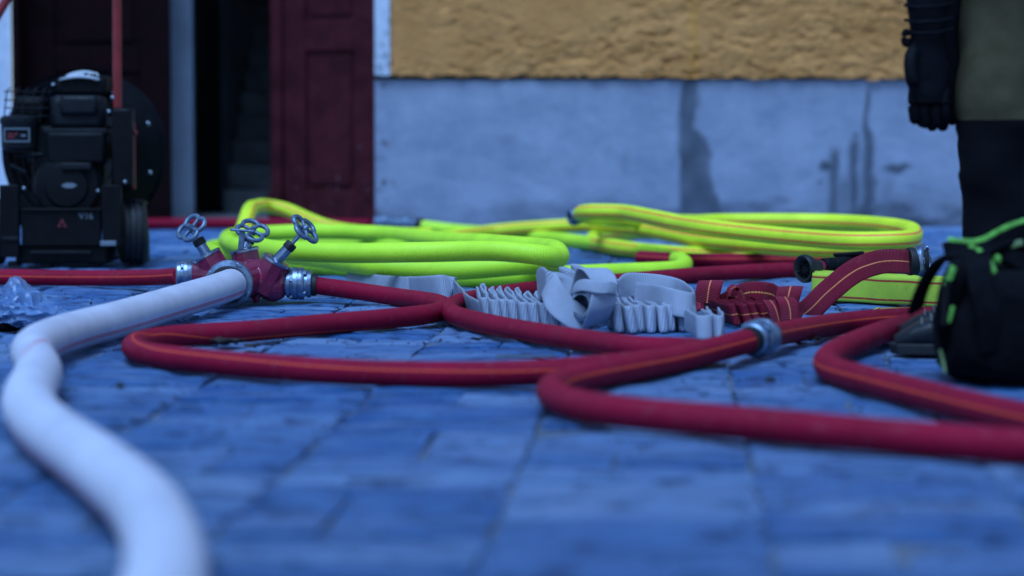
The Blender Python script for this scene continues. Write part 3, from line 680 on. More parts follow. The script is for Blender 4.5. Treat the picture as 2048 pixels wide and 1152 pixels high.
# tall loop left of the knot and the broad strip falling from it to the front
Yk = G(1150, 662).y
K = lambda px, py, dy=0.: W(px, py, Yk+dy)
pts = smooth_path(catmull([K(1082, 612, .26), K(1078, 590, .22), K(1079, 570, .16), K(1087, 560, .09), K(1096, 570, .02), K(1108, 594, -.03), K(1130, 618, -.05), K(1158, 638, -.045), K(1182, 648, -.02)], .01), 3)
add_band(fg, pts, lambda i: Vector((.42, .22, .9)) if i > len(pts)*.5 else Vector((-.12, .3, 1)), .041, .0042, M['grey_band'])
for (a0, b0, a1, b1, dd) in ((1105, 564, 1160, 594, .10), (1124, 553, 1172, 584, .2), (1148, 547, 1200, 578, .3)):
    pts = smooth_path(catmull([K(a1+30, b1+18, dd+.1), K(a1, b1, dd+.02), K(a0+8, b0+8, dd), K(a0, b0+2, dd+.03), K(a0+8, b0-2, dd+.06), K(a1, b1-10, dd+.1), K(a1+40, b1, dd+.16)], .01), 3)
    add_band(fg, pts, (-.25, .35, .9), .032, .0042, M['grey_band'])
kc = K(1183, 603, -.02)
kp = smooth_path(catmull([K(1160, 628, .05), K(1166, 590, .05), K(1172, 560, .035), K(1181, 539, .005), K(1193, 541, -.04), K(1207, 562, -.085), K(1209, 588, -.105), K(1203, 612, -.10), K(1196, 632, -.075), K(1190, 648, -.04)], .008), 3)
add_band(fg, kp, lambda i: Vector((1, .05+.25*i/len(kp), -.22+.5*i/len(kp))), .040, .0045, M['grey_band'])
kp2 = smooth_path(catmull([K(1148, 584, .0), K(1156, 573, -.06), K(1176, 571, -.10), K(1200, 576, -.118), K(1222, 574, -.11), K(1230, 580, -.09)], .008), 2)
add_band(fg, kp2, lambda i: Vector((.1, .25, 1)), .019, .0045, M['grey_band'])
m = MB(); kx = Vector((-.55, -.8, .12)); m.lathe(K(1167, 610, -.047), kx, [(-.03, .03), (-.03, .048), (0, .050), (.010, .050), (.012, .041), (.018, .041), (.019, .034), (.019, .030), (.0, .029), (-.03, .029)], 36)
m.build('coupling', M['alu'], fg, smooth=35)
m = MB(); m.tube([K(1185+33*math.cos(t), 632+24*math.sin(t), -.03) for t in [R_(-20+i*10) for i in range(20)]], .0035, 8); m.build('wire_ring', M['steel'], fg)
# broad loop on the right
pts = smooth_path(catmull([K(1240, 585, .30), K(1255, 571, .36), K(1300, 572, .40), K(1345, 580, .36), K(1375, 594, .22), K(1388, 607, .08), K(1384, 612, .0), K(1360, 608, -.01), K(1310, 596, .12), K(1270, 590, .22)], .012), 3)
add_band(fg, pts, lambda i: Vector((-.05, .2, 1)), .040, .0042, M['grey_band'])
for x0, x1 in ((1392, 1424), (1426, 1446)):
    pts = smooth_path(catmull([G(x0-20, 640, hw), G(x0, 652, hw), G(x0+8, 655, hw), G(x1-6, 655, hw), G(x1, 651, hw), G(x1-8, 636, hw)], .01), 2)
    add_band(fg, pts, (-.05, .15, 1), hw*.86, .0045, M['grey_band'])

# ------------------------------------------------------------------ dark red flat hose in folds
fr_ = thing('folded_hose', 'dark red flat hose with stitched yellow line in short pleats beside the grey folds', 'hose', G(1500, 652))
Yr = G(1500, 652).y; Q = lambda px, py, dy=0.: W(px, py, Yr+dy)
def arch(x0, x1, yt, yb, dy, hwid, tilt, mt, dep=.1, th=.004):
    """a fold of band seen broadside: comes up behind, turns over the top and falls in front"""
    c = []
    for q in range(14):
        a = math.pi*q/13; c.append((math.cos(a), math.sin(a)))
    pm = []
    for ca, sa in c: pm.append(Q((x0+x1)/2+tilt*(1-sa)*-8, yb+(yt-yb)*(max(0, sa)**.5), dy+dep*ca*.5))
    pm = [Q((x0+x1)/2-tilt*8, yb+6, dy+dep*.5)]+pm+[Q((x0+x1)/2-tilt*9, yb+10, dy-dep*.5)]
    pm = smooth_path(catmull(pm, .008), 2)
    add_band(fr_, pm, lambda i: Vector((1, .0, .02*tilt)), hwid, th, mt)
arch(1398, 1448, 563, 596, .30, .040, 1, M['red_band_front'], .07)
arch(1556, 1608, 574, 622, .12, .038, 1.2, M['red_band_front'], .09)
arch(1548, 1590, 596, 628, .0, .030, -1.2, M['red_band_front'], .08)
arch(1522, 1556, 602, 636, .02, .024, -2.2, M['red_band_front'], .08)
pts = zigzag(1470, 1526, 652, 648, 4, .5, 0, .034, dxb=-.05)
add_band(fr_, pts, lambda i: Vector((-.42, .1, 1)), .034, .0042, M['red_band_front'])
pm = smooth_path(catmull([Q(1442, 612, .30), Q(1470, 596, .40), Q(1500, 585, .45), Q(1535, 586, .42), Q(1560, 598, .3), Q(1575, 610, .2)], .01), 2)
add_band(fr_, pm, (0, .3, 1), .036, .004, M['red_band'])
pm = smooth_path(catmull([Q(1455, 600, .3), Q(1462, 580, .32), Q(1470, 574, .33), Q(1480, 582, .33), Q(1490, 604, .3), Q(1494, 612, .25)], .008), 2)
add_band(fr_, pm, (0, 1, .2), .034, .004, M['red_band'])
pm = smooth_path(catmull([G(1380, 601, .03), G(1400, 604, .04), G(1425, 607, .03), G(1470, 620, .02), G(1540, 636, .01), G(1600, 640, .012)], .01), 2)
add_band(fr_, pm, (0, .8, 1), .036, .005, M['red_band'])
# ------------------------------------------------------------------ yellow flat pack, nozzle and red strap
yp = thing('folded_hose', 'flat yellow hose with orange lines packed in long folds under the nozzle', 'hose', G(1750, 625))
Yl, Yr2 = G(1630, 601).y, G(1920, 622).y; hwy = .047
for q in range(5):
    off = q*.026; xl_ = 1632+q*6
    A_ = W(xl_, 500, Yl+off); B_ = W(1990, 500, Yr2+off)
    zc = .051+(q % 2)*.004
    def pt(f, dy): v = A_.lerp(B_, f); return Vector((v.x, v.y+dy, zc))
    pts = smooth_path([pt(1-i/40, .013) for i in range(41)]+[pt(-.012, .008), pt(-.02, .0), pt(-.012, -.008)]+[pt(i/40, -.013) for i in range(41)], 1)
    add_band(yp, pts, lambda i: Vector((-.03, .12, 1)), hwy, .0055, M['yellow_band'])
pts = smooth_path(catmull([G(1700, 636, .008), G(1760, 628, .01), G(1800, 622, .01), G(1850, 630, .01), G(1930, 640, .01)], .012), 2)
add_band(yp, pts, (0, 1, .15), .04, .005, M['yellow_band'])
nz = thing('nozzle', 'black branch pipe nozzle with a flared rubber mouth resting behind the yellow pack', 'nozzle', G(1650, 600))
YN = G(1650, 598).y+.05
n0, n1 = W(1606, 538, YN-.05), W(1800, 514, YN+.22); nx = (n1-n0).normalized(); NL = (n1-n0).length
MB().lathe(n0, nx, [(0.012, .012), (.004, .034), (-.002, .040), (-.004, .047), (.003, .051), (.016, .051), (.032, .044), (.058, .031), (.075, .025)], 36).build('mouth', M['rubber'], nz, smooth=50)
for k in range(10):
    a = k*math.pi/5; _, s_, u_ = frame_of(nx); d = s_*math.cos(a)+u_*math.sin(a)
    MB().box(n0+nx*.0+d*.023, (.01, .016, .005), Matrix((nx, d, nx.cross(d))).transposed()).build('jet_tooth', M['black_plastic'], nz)
MB().lathe(n0+nx*.072, nx, [(0, .024), (.012, .024), (.013, .021), (.024, .021)], 28).build('flow_ring', M['red_paint'], nz)
MB().lathe(n0+nx*.094, nx, [(0, .028), (.004, .030), (.02, .030), (.024, .026), (.034, .026), (.036, .029), (.05, .029), (.052, .024)], 28).build('grip_ring', M['black_plastic'], nz)
MB().lathe(n0+nx*.145, nx, [(0, .024), (.01, .0285), (.12, .0285), (.13, .024), (NL-.145, .024)], 24).build('barrel', M['black_metal'], nz)
MB().box(n0+nx*.22+Vector((0, 0, .034)), (.11, .03, .014), Matrix.Rotation(R_(-4), 3, 'Y')).build('shut_off_lever', M['black_plastic'], nz, bevel=.004)
st = thing('flat_hose', 'dark red flat hose with a fine orange line arching over the yellow pack', 'hose', G(1620, 635))
YS = G(1640, 622).y-.14
S = lambda px, py, dy=0.: W(px, py, YS+dy)
pts = smooth_path(catmull([S(1590, 640, .05), S(1618, 622, .01), S(1645, 596, -.01), S(1680, 562, -.01), S(1715, 538, .0), S(1755, 525, .02), S(1795, 522, .05), S(1838, 526, .10)], .012), 4)
def swd(i):
    t = (pts[min(i+1, len(pts)-1)]-pts[max(i-1, 0)]).normalized(); n_ = Vector((-t.z, 0, t.x)); f = i/len(pts)
    return (n_+Vector((0, .25+.1*f, 0))).normalized()
add_band(st, pts, swd, .041, .004, M['red_band_front'])
cc = S(1842, 521, .10)
collar(st, S(1815, 523, .085), (1, .2, 0), .047, .06, M['rubber'])
m = MB(); m.lathe(cc, (1, -.45, .12), [(-.012, .047), (-.01, .052), (.0, .055), (.016, .055), (.02, .05), (.021, .040), (.008, .036), (-.02, .03)], 40); co = m.build('coupling', M['alu'], st, smooth=35)
for a in range(6):
    ax, s_, u_ = frame_of((1, -.45, .12)); d = s_*math.cos(a*1.047)+u_*math.sin(a*1.047)
    MB().box(cc+ax*.0215+d*.045, (.006, .006, .020), Matrix((ax, d, ax.cross(d))).transposed()).build('lug', M['alu'], co, bevel=.001)

# ------------------------------------------------------------------ ventilator on the left
Yf = 10.65; fan = thing('ventilator', 'black petrol driven smoke ventilator on wheels with red handle bars', 'ventilator', W(140, 531, Yf)*1)
fan.location.z = 0; F = lambda px, py, dy=0.: W(px, py, Yf+dy); fs_ = Yf/FPX
def fbox(name, x0, y0, x1, y1, d0, d1, mt, bev=.008, parent=fan, sub=0):
    a, b = F(x0, y0, d0), F(x1, y1, d0)
    return MB().box(((a.x+b.x)/2, Yf+(d0+d1)/2, (a.z+b.z)/2), (abs(b.x-a.x), abs(d1-d0), abs(a.z-b.z))).build(name, mt, parent, bevel=bev)
fa = Vector((.42, 1, .0)).normalized(); fc = F(160, 303, .26)
m = MB(); RR = .335
m.lathe(fc, fa, [(-.10, RR), (-.105, RR+.012), (-.09, RR+.014), (-.08, RR), (.16, RR), (.17, RR+.012), (.18, RR+.01), (.18, RR-.012), (-.10, RR-.012), (-.10, RR)], 64, closed=False); shroud = m.build('shroud', M['matt_black'], fan, smooth=50)
_, s_, u_ = frame_of(fa)
for k in range(7):
    q = .09+.23*k/6; MB().tube([fc-fa*.10+(s_*math.cos(a*6.2832/48)+u_*math.sin(a*6.2832/48))*q for a in range(48)], .0028, 6, closed_path=True, wdir=lambda i: fa).build('guard_ring', M['black_metal'], shroud)
for k in range(10):
    a = k*math.pi/5; d = s_*math.cos(a)+u_*math.sin(a); MB().cyl(fc-fa*.104+d*.05, fc-fa*.104+d*RR, .004, n=8).build('guard_spoke', M['black_metal'], shroud)
for k in range(7):
    a = k*2*math.pi/7; d = s_*math.cos(a)+u_*math.sin(a); e = fa.cross(d)
    MB().box(fc+fa*.04+d*.18, (.25, .09, .008), Matrix((d, (e+fa*.6).normalized(), d.cross((e+fa*.6).normalized()))).transposed()).build('blade', M['black_cloth'], fan, bevel=.003)
for px, py in ((222, 187), (296, 247), (300, 345), (107, 170)): MB().ball(F(px, py, .13), .011, 10).build('bolt', M['bolt'], fan)
fbox('engine_block', 62, 250, 208, 400, -.02, .2, M['black_metal'], .02)
fbox('cooling_cowl', 90, 262, 212, 330, -.07, .1, M['black_plastic'], .02)
tank = fbox('fuel_tank', 96, 190, 210, 262, -.05, .18, M['dark_grey'], .035)
fbox('tank_seam', 86, 257, 214, 267, -.065, .19, M['dark_grey'], .004)
fbox('tank_crown', 118, 190, 195, 232, -.075, .06, M['dark_grey'], .02)
c = F(155, 222, -.02); MB().lathe(c, (0, -.25, 1), [(-.02, .03), (0, .045), (.022, .045), (.028, .038)], 24).build('fuel_cap', M['black_plastic'], tank, smooth=40)
fbox('control_cover', 112, 152, 212, 192, .02, .2, M['black_plastic'], .02)
lp_ = MB(); a, b = F(118, 158, .0), F(206, 142, .1); nseg = 10
vs_ = []
for i in range(nseg+1):
    f = i/nseg; ar = math.sin(math.pi*f)*.012
    for q, (yy, zz) in enumerate(((.0, 0), (.12, .030))):
        xx = a.x+(b.x-a.x)*f+(.5-f)*q*.05
        vs_ += [Vector((xx, Yf+yy, F(118, 159, 0).z+zz+ar)), Vector((xx, Yf+yy+.002, F(118, 159, 0).z+zz+ar-.005))]
fsx = []
for i in range(nseg):
    k = i*4; fsx += [(k, k+4, k+6, k+2), (k+1, k+3, k+7, k+5), (k, k+1, k+5, k+4), (k+2, k+6, k+7, k+3)]
fsx += [(0, 2, 3, 1), (nseg*4, nseg*4+1, nseg*4+3, nseg*4+2)]
lab = lp_.add(vs_, fsx).build('label_plate', M['label_white'], fan, smooth=30)
for px, py, wd in ((172, 149, 7), (186, 151, 12), (160, 152, 2), (128, 155, 5)):
    q = F(px, py, .05); MB().box(q+Vector((0, -.0, .004)), (wd*fs_, .03, .006)).build('label_mark', M['dark_grey'], lab)
# exhaust with wire guard
ex_ = fbox('silencer', 22, 192, 92, 240, -.02, .14, M['black_metal'], .03)
for z in (183, 200, 216, 232):
    q = [F(8, z, -.06), F(95, z, -.06), F(100, z-2, .1)]; MB().tube(catmull(q, .02), .0028, 6).build('guard_wire', M['dark_grey'], ex_)
for x in (12, 30, 48, 66, 84):
    q = [F(x-4, 244, -.065), F(x-2, 215, -.066), F(x+2, 185, -.06), F(x+8, 176, .03), F(x+10, 176, .1)]; MB().tube(catmull(q, .02), .0028, 6).build('guard_wire', M['dark_grey'], ex_)
c = F(40, 300, -.02); ft = MB(); ft.lathe(c, (0, 0, 1), [(0, .07), (.01, .08), (.11, .082), (.125, .088), (.14, .086), (.15, .07), (.155, .02)], 32); fil = ft.build('air_filter', M['dark_grey'], fan, smooth=40)
MB().lathe(F(37, 238, -.02), (0, 0, 1), [(0, .016), (.02, .016), (.022, .008)], 6).build('wing_nut', M['black_plastic'], fil)
a, b = F(7, 256, -.105), F(60, 284, -.105)
for u0, v0, u1, v1 in ((a.x, a.z, b.x, a.z-.006), (a.x, b.z, b.x, b.z+.006), (a.x, a.z-.007, a.x+.006, b.z+.007), (b.x-.006, a.z-.007, b.x, b.z+.007)):
    MB().box(((u0+u1)/2, a.y, (v0+v1)/2), (abs(u1-u0), .004, abs(v1-v0))).build('label_frame', M['label_grey'], fil)
for x, y, wd, mt in ((20, 268, 9, 'label_red'), (31, 268, 8, 'label_red'), (22, 274, 14, 'label_red'), (47, 271, 9, 'label_grey')):
    MB().box(F(x, y, -.103), (wd*fs_, .003, 4*fs_)).build('label_print', M[mt], fil)
# carburettor linkage and recoil starter
for p0, p1, rr in (((30, 312), (84, 308), .006), ((58, 300), (60, 322), .008), ((48, 310), (70, 310), .011), ((20, 330), (50, 345), .012)): MB().cyl(F(*p0, -.06), F(*p1, -.05), rr, n=10).build('linkage', M['dark_grey'], fan)
c = F(137, 372, -.03); MB().lathe(c, (0, -1, .05), [(0, .15), (.02, .15), (.04, .135), (.045, .1), (.055, .09), (.06, .03)], 40).build('recoil_cover', M['black_plastic'], fan, smooth=35)
fbox('starter_grip', 122, 326, 182, 340, -.1, -.07, M['dark_grey'], .006)
e = F(138, 371, -.096); k = [(-.036, 0), (-.014, .011), (.014, .011), (.036, 0), (.014, -.011), (-.014, -.011)]
MB().add([e+Vector((x, 0, z)) for x, z in k]+[e+Vector((x, .006, z)) for x, z in k], [(0, 5, 4, 3, 2, 1), (6, 7, 8, 9, 10, 11)]+[(i, (i+1) % 6, 6+(i+1) % 6, 6+i) for i in range(6)]).build('emblem', M['label_grey'], fan, smooth=0)
for px, py in ((48, 377), (196, 382), (225, 195), (218, 223), (250, 364), (228, 431), (8, 385)): MB().ball(F(px, py, -.12), .009, 10).build('bolt', M['bolt'], fan)
base = fbox('base_panel', 42, 421, 202, 492, -.14, -.11, M['black_metal'], .004)
fbox('panel_lip', 42, 417, 202, 422, -.155, -.11, M['black_metal'], .003)
fbox('base_tray', 30, 490, 215, 528, -.12, .3, M['black_metal'], .01)
fbox('base_bar', 60, 502, 182, 508, -.15, -.12, M['dark_grey'], .002)
obj_text('V16', .040, .001, M['label_grey'], base, F(172, 438, -.143), (math.pi/2, 0, 0))
e = F(124, 446, -.142)
for dx, dz, sc in ((0, .008, 1), (-.012, -.010, .8), (.012, -.010, .8)):
    MB().add([e+Vector((dx-.011*sc, 0, dz-.009*sc)), e+Vector((dx+.011*sc, 0, dz-.009*sc)), e+Vector((dx, 0, dz+.012*sc)), e+Vector((dx-.011*sc, .004, dz-.009*sc)), e+Vector((dx+.011*sc, .004, dz-.009*sc)), e+Vector((dx, .004, dz+.012*sc))], [(0, 1, 2), (3, 5, 4), (0, 3, 4, 1), (1, 4, 5, 2), (2, 5, 3, 0)]).build('red_emblem', M['label_red'], base, smooth=0)
fbox('upright', 203, 370, 243, 492, -.16, -.12, M['black_metal'], .004); fbox('upright', -2, 370, 38, 515, -.16, -.12, M['black_metal'], .004)
fbox('upright_foot', 200, 482, 232, 492, -.17, -.115, M['label_grey'], .003); fbox('upright_foot', 2, 474, 36, 482, -.17, -.115, M['dark_grey'], .003)
fbox('bracket', 222, 217, 264, 372, -.12, .0, M['black_metal'], .01)
fbox('adjuster_rail', 263, 245, 270, 378, -.05, -.02, M['red_tube'], .002)
MB().ball(F(270, 265, -.06), .013, 10).build('clamp_knob', M['label_red'], fan)
for (p0, p1, nm) in (((235, 216), (233, -260), 0), ((-40, 90), (60, -80), 1)):
    a, b = F(*p0, -.08), F(*p1, -.08 if nm == 0 else -.02); MB().tube([a, a.lerp(b, .5), b], .0195, 14, wdir=lambda i: Vector((0, 1, 0))).build('handle_bar', M['red_tube'], fan, smooth=60)
a, b = F(233, -260, -.08), F(60, -80, -.02)
def wheel(c, ax):
    c = Vector(c)
    ty = MB().lathe(c, ax, [(-.05, .10), (-.055, .125), (-.045, .142), (-.030, .147), (-.028, .141), (-.022, .141), (-.020, .149), (-.004, .150), (-.003, .143), (.003, .143), (.004, .150), (.020, .149), (.022, .141), (.028, .141), (.030, .147), (.045, .142), (.055, .125), (.05, .10), (.04, .085), (-.04, .085), (-.05, .10)], 44, closed=False)
    wo = thing_part('wheel', c)
    ty.build('tyre', M['rubber'], wo, smooth=35)
    MB().lathe(c, ax, [(-.035, .02), (-.03, .086), (.03, .086), (.035, .07), (.02, .05), (.03, .03), (.05, .025), (.05, .01)], 28).build('rim', M['dark_grey'], wo, smooth=35)
def thing_part(name, c):
    o = bpy.data.objects.new(name, None); C.objects.link(o); o.parent = fan; o.location = Vector(c)-base_of(fan); return o
wa = Vector((1, .28, 0)).normalized()
q = F(265, 470, .05); q.z = .15; wheel(q, wa); q2 = F(-15, 470, -.02); q2.z = .15; wheel(q2, wa)
fbox('mudguard', 244, 402, 286, 412, -.02, .12, M['black_plastic'], .004)
q = F(280, 500, .18); MB().box((q.x, q.y, .07), (.06, .2, .14)).build('rear_skid', M['black_metal'], fan, bevel=.012)
for px in (30, 95, 190):
    v = F(px, 530, -.05); MB().box((v.x, v.y, .012), (.05, .08, .024)).build('foot_pad', M['rubber'], fan, bevel=.004)

# ------------------------------------------------------------------ person standing at the right edge
Yp = 6.55; pc = W(1985, 500, Yp); per = thing('person', 'firefighter in olive trousers with black knee panels and dark boots standing at the right edge', 'person', (pc.x, Yp, 0))
s = 1
J = {}
def jv(n, x, y, z, rx, ry, par):
    J[n] = (Vector((pc.x+x, Yp+y, z)), rx, ry, par)
jv('pelvis', .03, .14, .98, .16, .18, None)
for sd, yo, xo in (('n', .0, 0.), ('f', .30, .06)):
    jv('hip'+sd, .02+xo*.5, yo+.04 if sd == 'n' else yo-.05, .90, .125, .115, 'pelvis'); jv('thigh'+sd, .01+xo, yo+.01, .72, .125, .11, 'hip'+sd)
    jv('knee'+sd, -.005+xo, yo, .50, .098, .095, 'thigh'+sd); jv('calf'+sd, .02+xo, yo, .32, .098, .09, 'knee'+sd); jv('ankle'+sd, .035+xo, yo, .12, .075, .07, 'calf'+sd)
    jv('heel'+sd, .04+xo, yo, .055, .05, .05, 'ankle'+sd); jv('toe'+sd, -.14+xo, yo, .045, .042, .04, 'heel'+sd)
jv('waist', .03, .14, 1.12, .17, .19, 'pelvis'); jv('chest', .01, .14, 1.36, .15, .2, 'waist'); jv('neck', .0, .14, 1.53, .07, .07, 'chest'); jv('skull', -.02, .14, 1.68, .095, .09, 'neck'); jv('crown', -.01, .14, 1.78, .07, .065, 'skull')
for sd, yo, sg in (('n', -.06, -1), ('f', .34, 1)):
    jv('sh'+sd, .01, yo, 1.44, .075, .075, 'chest'); jv('el'+sd, .06, yo+sg*.06, 1.17, .06, .06, 'sh'+sd); jv('wr'+sd, -.18, yo-sg*.03, 1.16, .042, .042, 'el'+sd); jv('hand'+sd, -.26, yo-sg*.07, 1.17, .04, .03, 'wr'+sd)
names = list(J); me = bpy.data.meshes.new('body')
me.from_pydata([J[n][0]-per.location for n in names], [(names.index(J[n][3]), i) for i, n in enumerate(names) if J[n][3]], [])
tmp = bpy.data.objects.new('tmp', me); C.objects.link(tmp); mk = tmp.modifiers.new('skin', 'SKIN'); mk.use_smooth_shade = True
if not me.skin_vertices: 
    bm = bmesh.new(); bm.from_mesh(me); bm.verts.layers.skin.verify(); bm.to_mesh(me); bm.free()
for i, n in enumerate(names):
    sv = me.skin_vertices[0].data[i]; sv.radius = (J[n][1], J[n][2]); sv.use_root = (n == 'pelvis')
ss = tmp.modifiers.new('sub', 'SUBSURF'); ss.levels = 3; ss.render_levels = 3
bme = bpy.data.meshes.new_from_object(tmp.evaluated_get(bpy.context.evaluated_depsgraph_get())); bpy.data.objects.remove(tmp)
bme.name = 'body'; bme.materials.clear()
for k in ('khaki', 'black_cloth', 'boot', 'skin'): bme.materials.append(M[k])
for v in bme.vertices:
    nrm = v.normal; co_ = v.co
    if .1 < co_.z < 1.45: v.co = co_+nrm*(.02*noise.noise(co_*7.8)+.006*noise.noise(Vector((co_.x*9, co_.y*9, co_.z*26))))
for pl in bme.polygons:
    z = pl.center.z; pl.use_smooth = True
    pl.material_index = 2 if z < .26 else (0 if z < 1.04 else (1 if z < 1.5 else 3))
bo = bpy.data.objects.new('body', bme); C.objects.link(bo); bo.parent = per
# knee panel edge roll, boots, helmet, face
for yo, xo in ((0, 0), (.30, .06)):
    m = MB(); bx0 = pc.x-.005+xo; y0 = Yp+yo
    prof = [(-.20, .0, .012), (-.195, .035, .050), (-.15, .046, .078), (-.09, .050, .100), (-.03, .050, .125), (.02, .055, .26), (.09, .052, .26), (.105, .045, .06), (.105, .0, .02)]
    n = 20; rows = []
    for x, hwid, top in prof:
        for k in range(n):
            a = 2*math.pi*k/n; c_k, s_k = math.cos(a), math.sin(a)
            yy = math.copysign(abs(c_k)**.6, c_k)*max(hwid, .004); zz = .022+(top-.022)*(.5+.5*math.copysign(abs(s_k)**.6, s_k)); rows.append(Vector((bx0+x-.06, y0+yy*1.1, zz)))
    fs = [(i*n+k, i*n+(k+1) % n, (i+1)*n+(k+1) % n, (i+1)*n+k) for i in range(len(prof)-1) for k in range(n)]
    bt = m.add(rows, fs).build('boot', M['boot'], per, smooth=60)
    sl = MB(); out = []
    for x, hwid, top in prof: out.append((bx0+x-.06, y0-max(hwid, .012)*1.16))
    for x, hwid, top in reversed(prof): out.append((bx0+x-.06, y0+max(hwid, .012)*1.16))
    k = len(out); sl.add([(x-(.008 if i in (0, k-1) else 0), y, 0.0) for i, (x, y) in enumerate(out)]+[(x-(.01 if i in (0, k-1) else 0), y, .030) for i, (x, y) in enumerate(out)], [tuple(range(k-1, -1, -1)), tuple(range(k, 2*k))]+[(i, (i+1) % k, k+(i+1) % k, k+i) for i in range(k)]).build('sole', M['sole'], bt, bevel=.004)
    for q in range(4):
        xx = bx0-.06-.125+q*.025; zt = .095+q*.012
        MB().tube([Vector((xx-.004, y0-.035, zt-.016)), Vector((xx, y0, zt+.002)), Vector((xx+.006, y0+.035, zt-.012))], .0026, 8).build('lace', M['lace'], bt)
    MB().box((bx0-.065, y0-.052, .125), (.055, .012, .022), Matrix.Rotation(R_(-24), 3, 'Y')).build('pull_tab', M['neon_dim'], bt, bevel=.004)
m = MB(); hc = Vector((pc.x-.015, Yp+.14, 1.72)); m.lathe(hc, (0, 0, 1), [(-.02, .16), (-.01, .165), (.02, .135), (.08, .125), (.13, .085), (.15, .03)], 32); m.build('helmet', M['helmet'], per)
for yy in (-.035, .035): MB().ball((pc.x-.115, Yp+.14+yy, 1.685), .013, 10).build('eye', M['label_white'], per)
MB().ball((pc.x-.13, Yp+.14, 1.655), .018, 10, sc=(1.2, .8, 1.5)).build('nose', M['skin'], per)
MB().box((pc.x-.112, Yp+.14, 1.615), (.015, .05, .008)).build('mouth', M['label_red'], per, bevel=.003)
for yy in (-.094, .094): MB().ball((pc.x-.01, Yp+.14+yy, 1.665), .03, 10, sc=(.6, .35, 1)).build('ear', M['skin'], per)
for yo, sg in ((-.06, -1), (.34, 1)):
    hb = J['handn' if sg < 0 else 'handf'][0]
    for q in range(4):
        b0 = hb+Vector((-.03, (q-1.5)*.02, 0)); L_ = (.06, .07, .065, .05)[q]
        MB().tube([b0+Vector((.03, 0, 0)), b0+Vector((-L_*.5, 0, -.01)), b0+Vector((-L_*.8, 0, -.035))], .0095, 8).build('finger', M['leather'], per)
    MB().tube([hb+Vector((.02, -sg*.03, 0)), hb+Vector((-.01, -sg*.05, .01)), hb+Vector((-.04, -sg*.05, 0))], .011, 8).build('thumb', M['leather'], per)
# hanging gloves
gl = thing('work_gloves', 'pair of black leather work gloves hanging beside the olive trouser leg', 'gloves', W(1855, 250, Yp-.06))
Yg = Yp-.05; g = lambda px, py, dy=0.: W(px, py, Yg+dy)
for k, (ox, oy, dy) in enumerate(((0, 0, 0.), (26, 6, .07))):
    m = MB()
    pts = [g(1855+ox, y+oy, dy) for y in (-70, -20, 25, 55, 80, 110, 150, 185, 205)]
    rws = [.050, .052, .052, .045, .040, .046, .052, .048, .040]
    rp_ = smooth_path(catmull(pts, .01), 2); nn = len(rp_)
    def sec(i, f, rws=rws, k=k):
        q = f*(len(rws)-1); a = int(min(q, len(rws)-2)); rr = rws[a]+(rws[a+1]-rws[a])*(q-a)
        return [(-(rr*1.12)*math.sin(6.2832*j/18)*(1+.10*noise.noise(Vector((j*.9, f*7, k)))), .034*math.cos(6.2832*j/18)*(1+.12*noise.noise(Vector((j*.7, f*9, k+3))))) for j in range(18)]
    m.sweep(rp_, sec, wdir=lambda i: Vector((0, 1, 0)))
    o = m.build('palm', M['leather'], gl, smooth=70)
    for q, (fx, ln, fr0) in enumerate(((1828, 62, .0165), (1848, 70, .017), (1869, 70, .017), (1888, 58, .0155))):
        x = fx+ox*.55; f = MB(); fp_ = [g(x+2, 178+oy, dy), g(x-1, 205+oy, dy-.008), g(x+1, 190+ln*.62+oy, dy-.004), g(x+3, 184+ln+oy, dy+.006)]
        f.tube(smooth_path(catmull(fp_, .008), 2), lambda t, r0=fr0: r0*(1.05-.1*t)*max(.35, min(1, (1.04-t)*9))**.5, 12); f.build('finger', M['leather'], o, smooth=70)
    f = MB(); f.tube(smooth_path(catmull([g(1835+ox, 92, dy), g(1822+ox*.4, 112, dy-.03), g(1822+ox*.4, 150, dy-.045), g(1828+ox*.4, 172, dy-.045)], .008), 2), lambda t: .018*max(.4, min(1, (1.04-t)*8))**.5, 12); f.build('thumb', M['leather'], o, smooth=70)
m = MB(); m.tube([g(1813+5*math.cos(t), 76+13*math.sin(t), -.01) for t in [i*.35 for i in range(18)]], .009, 8); m.build('clip', M['black_cloth'], gl)
for q, y in enumerate((10, 40, 62)): 
    m = MB(); m.tube([g(1810, y, .0), g(1835, y+5, -.042), g(1875, y+3, -.046), g(1905, y-4, -.01)], .005, 8); m.build('cuff_seam', M['leather'], gl)

# ------------------------------------------------------------------ black kit bag in front
bag = thing('kit_bag', 'black soft kit bag with neon green webbing standing at the right edge', 'bag', G(1990, 775))
Yb = G(1990, 772).y+.16; bg = lambda px, py, dy=0.: W(px, py, Yb+dy)
bm = bmesh.new(); bmesh.ops.create_icosphere(bm, subdivisions=5, radius=1)
cx, cz = bg(2055, 640), None; top = bg(2050, 545).z
for v in bm.verts:
    d = v.co.normalized(); e = .42
    q = Vector([math.copysign(abs(x)**e, x) for x in d]); q = q/max(1, q.length*.80)
    zz = q.z; wx = .215*(1-.10*max(0, zz)); pz = top*.5+zz*top*.52
    p = Vector((cx.x+q.x*wx+.02*max(0, zz), Yb+q.y*.17, max(.003, pz)))
    p += Vector((noise.noise(p*7), noise.noise(p*7+Vector((9, 0, 0))), noise.noise(p*6+Vector((0, 9, 0)))*.8))*.022*(1 if p.z > .05 else .3)
    p += d*.01*(1-abs(noise.noise(p*16)))**3; p.z = max(.002, p.z); v.co = p-bag.location
me = bpy.data.meshes.new('bag_body'); bm.to_mesh(me); bm.free(); me.polygons.foreach_set('use_smooth', [True]*len(me.polygons)); me.materials.append(M['black_cloth'])
o = bpy.data.objects.new('bag_body', me); C.objects.link(o); o.parent = bag
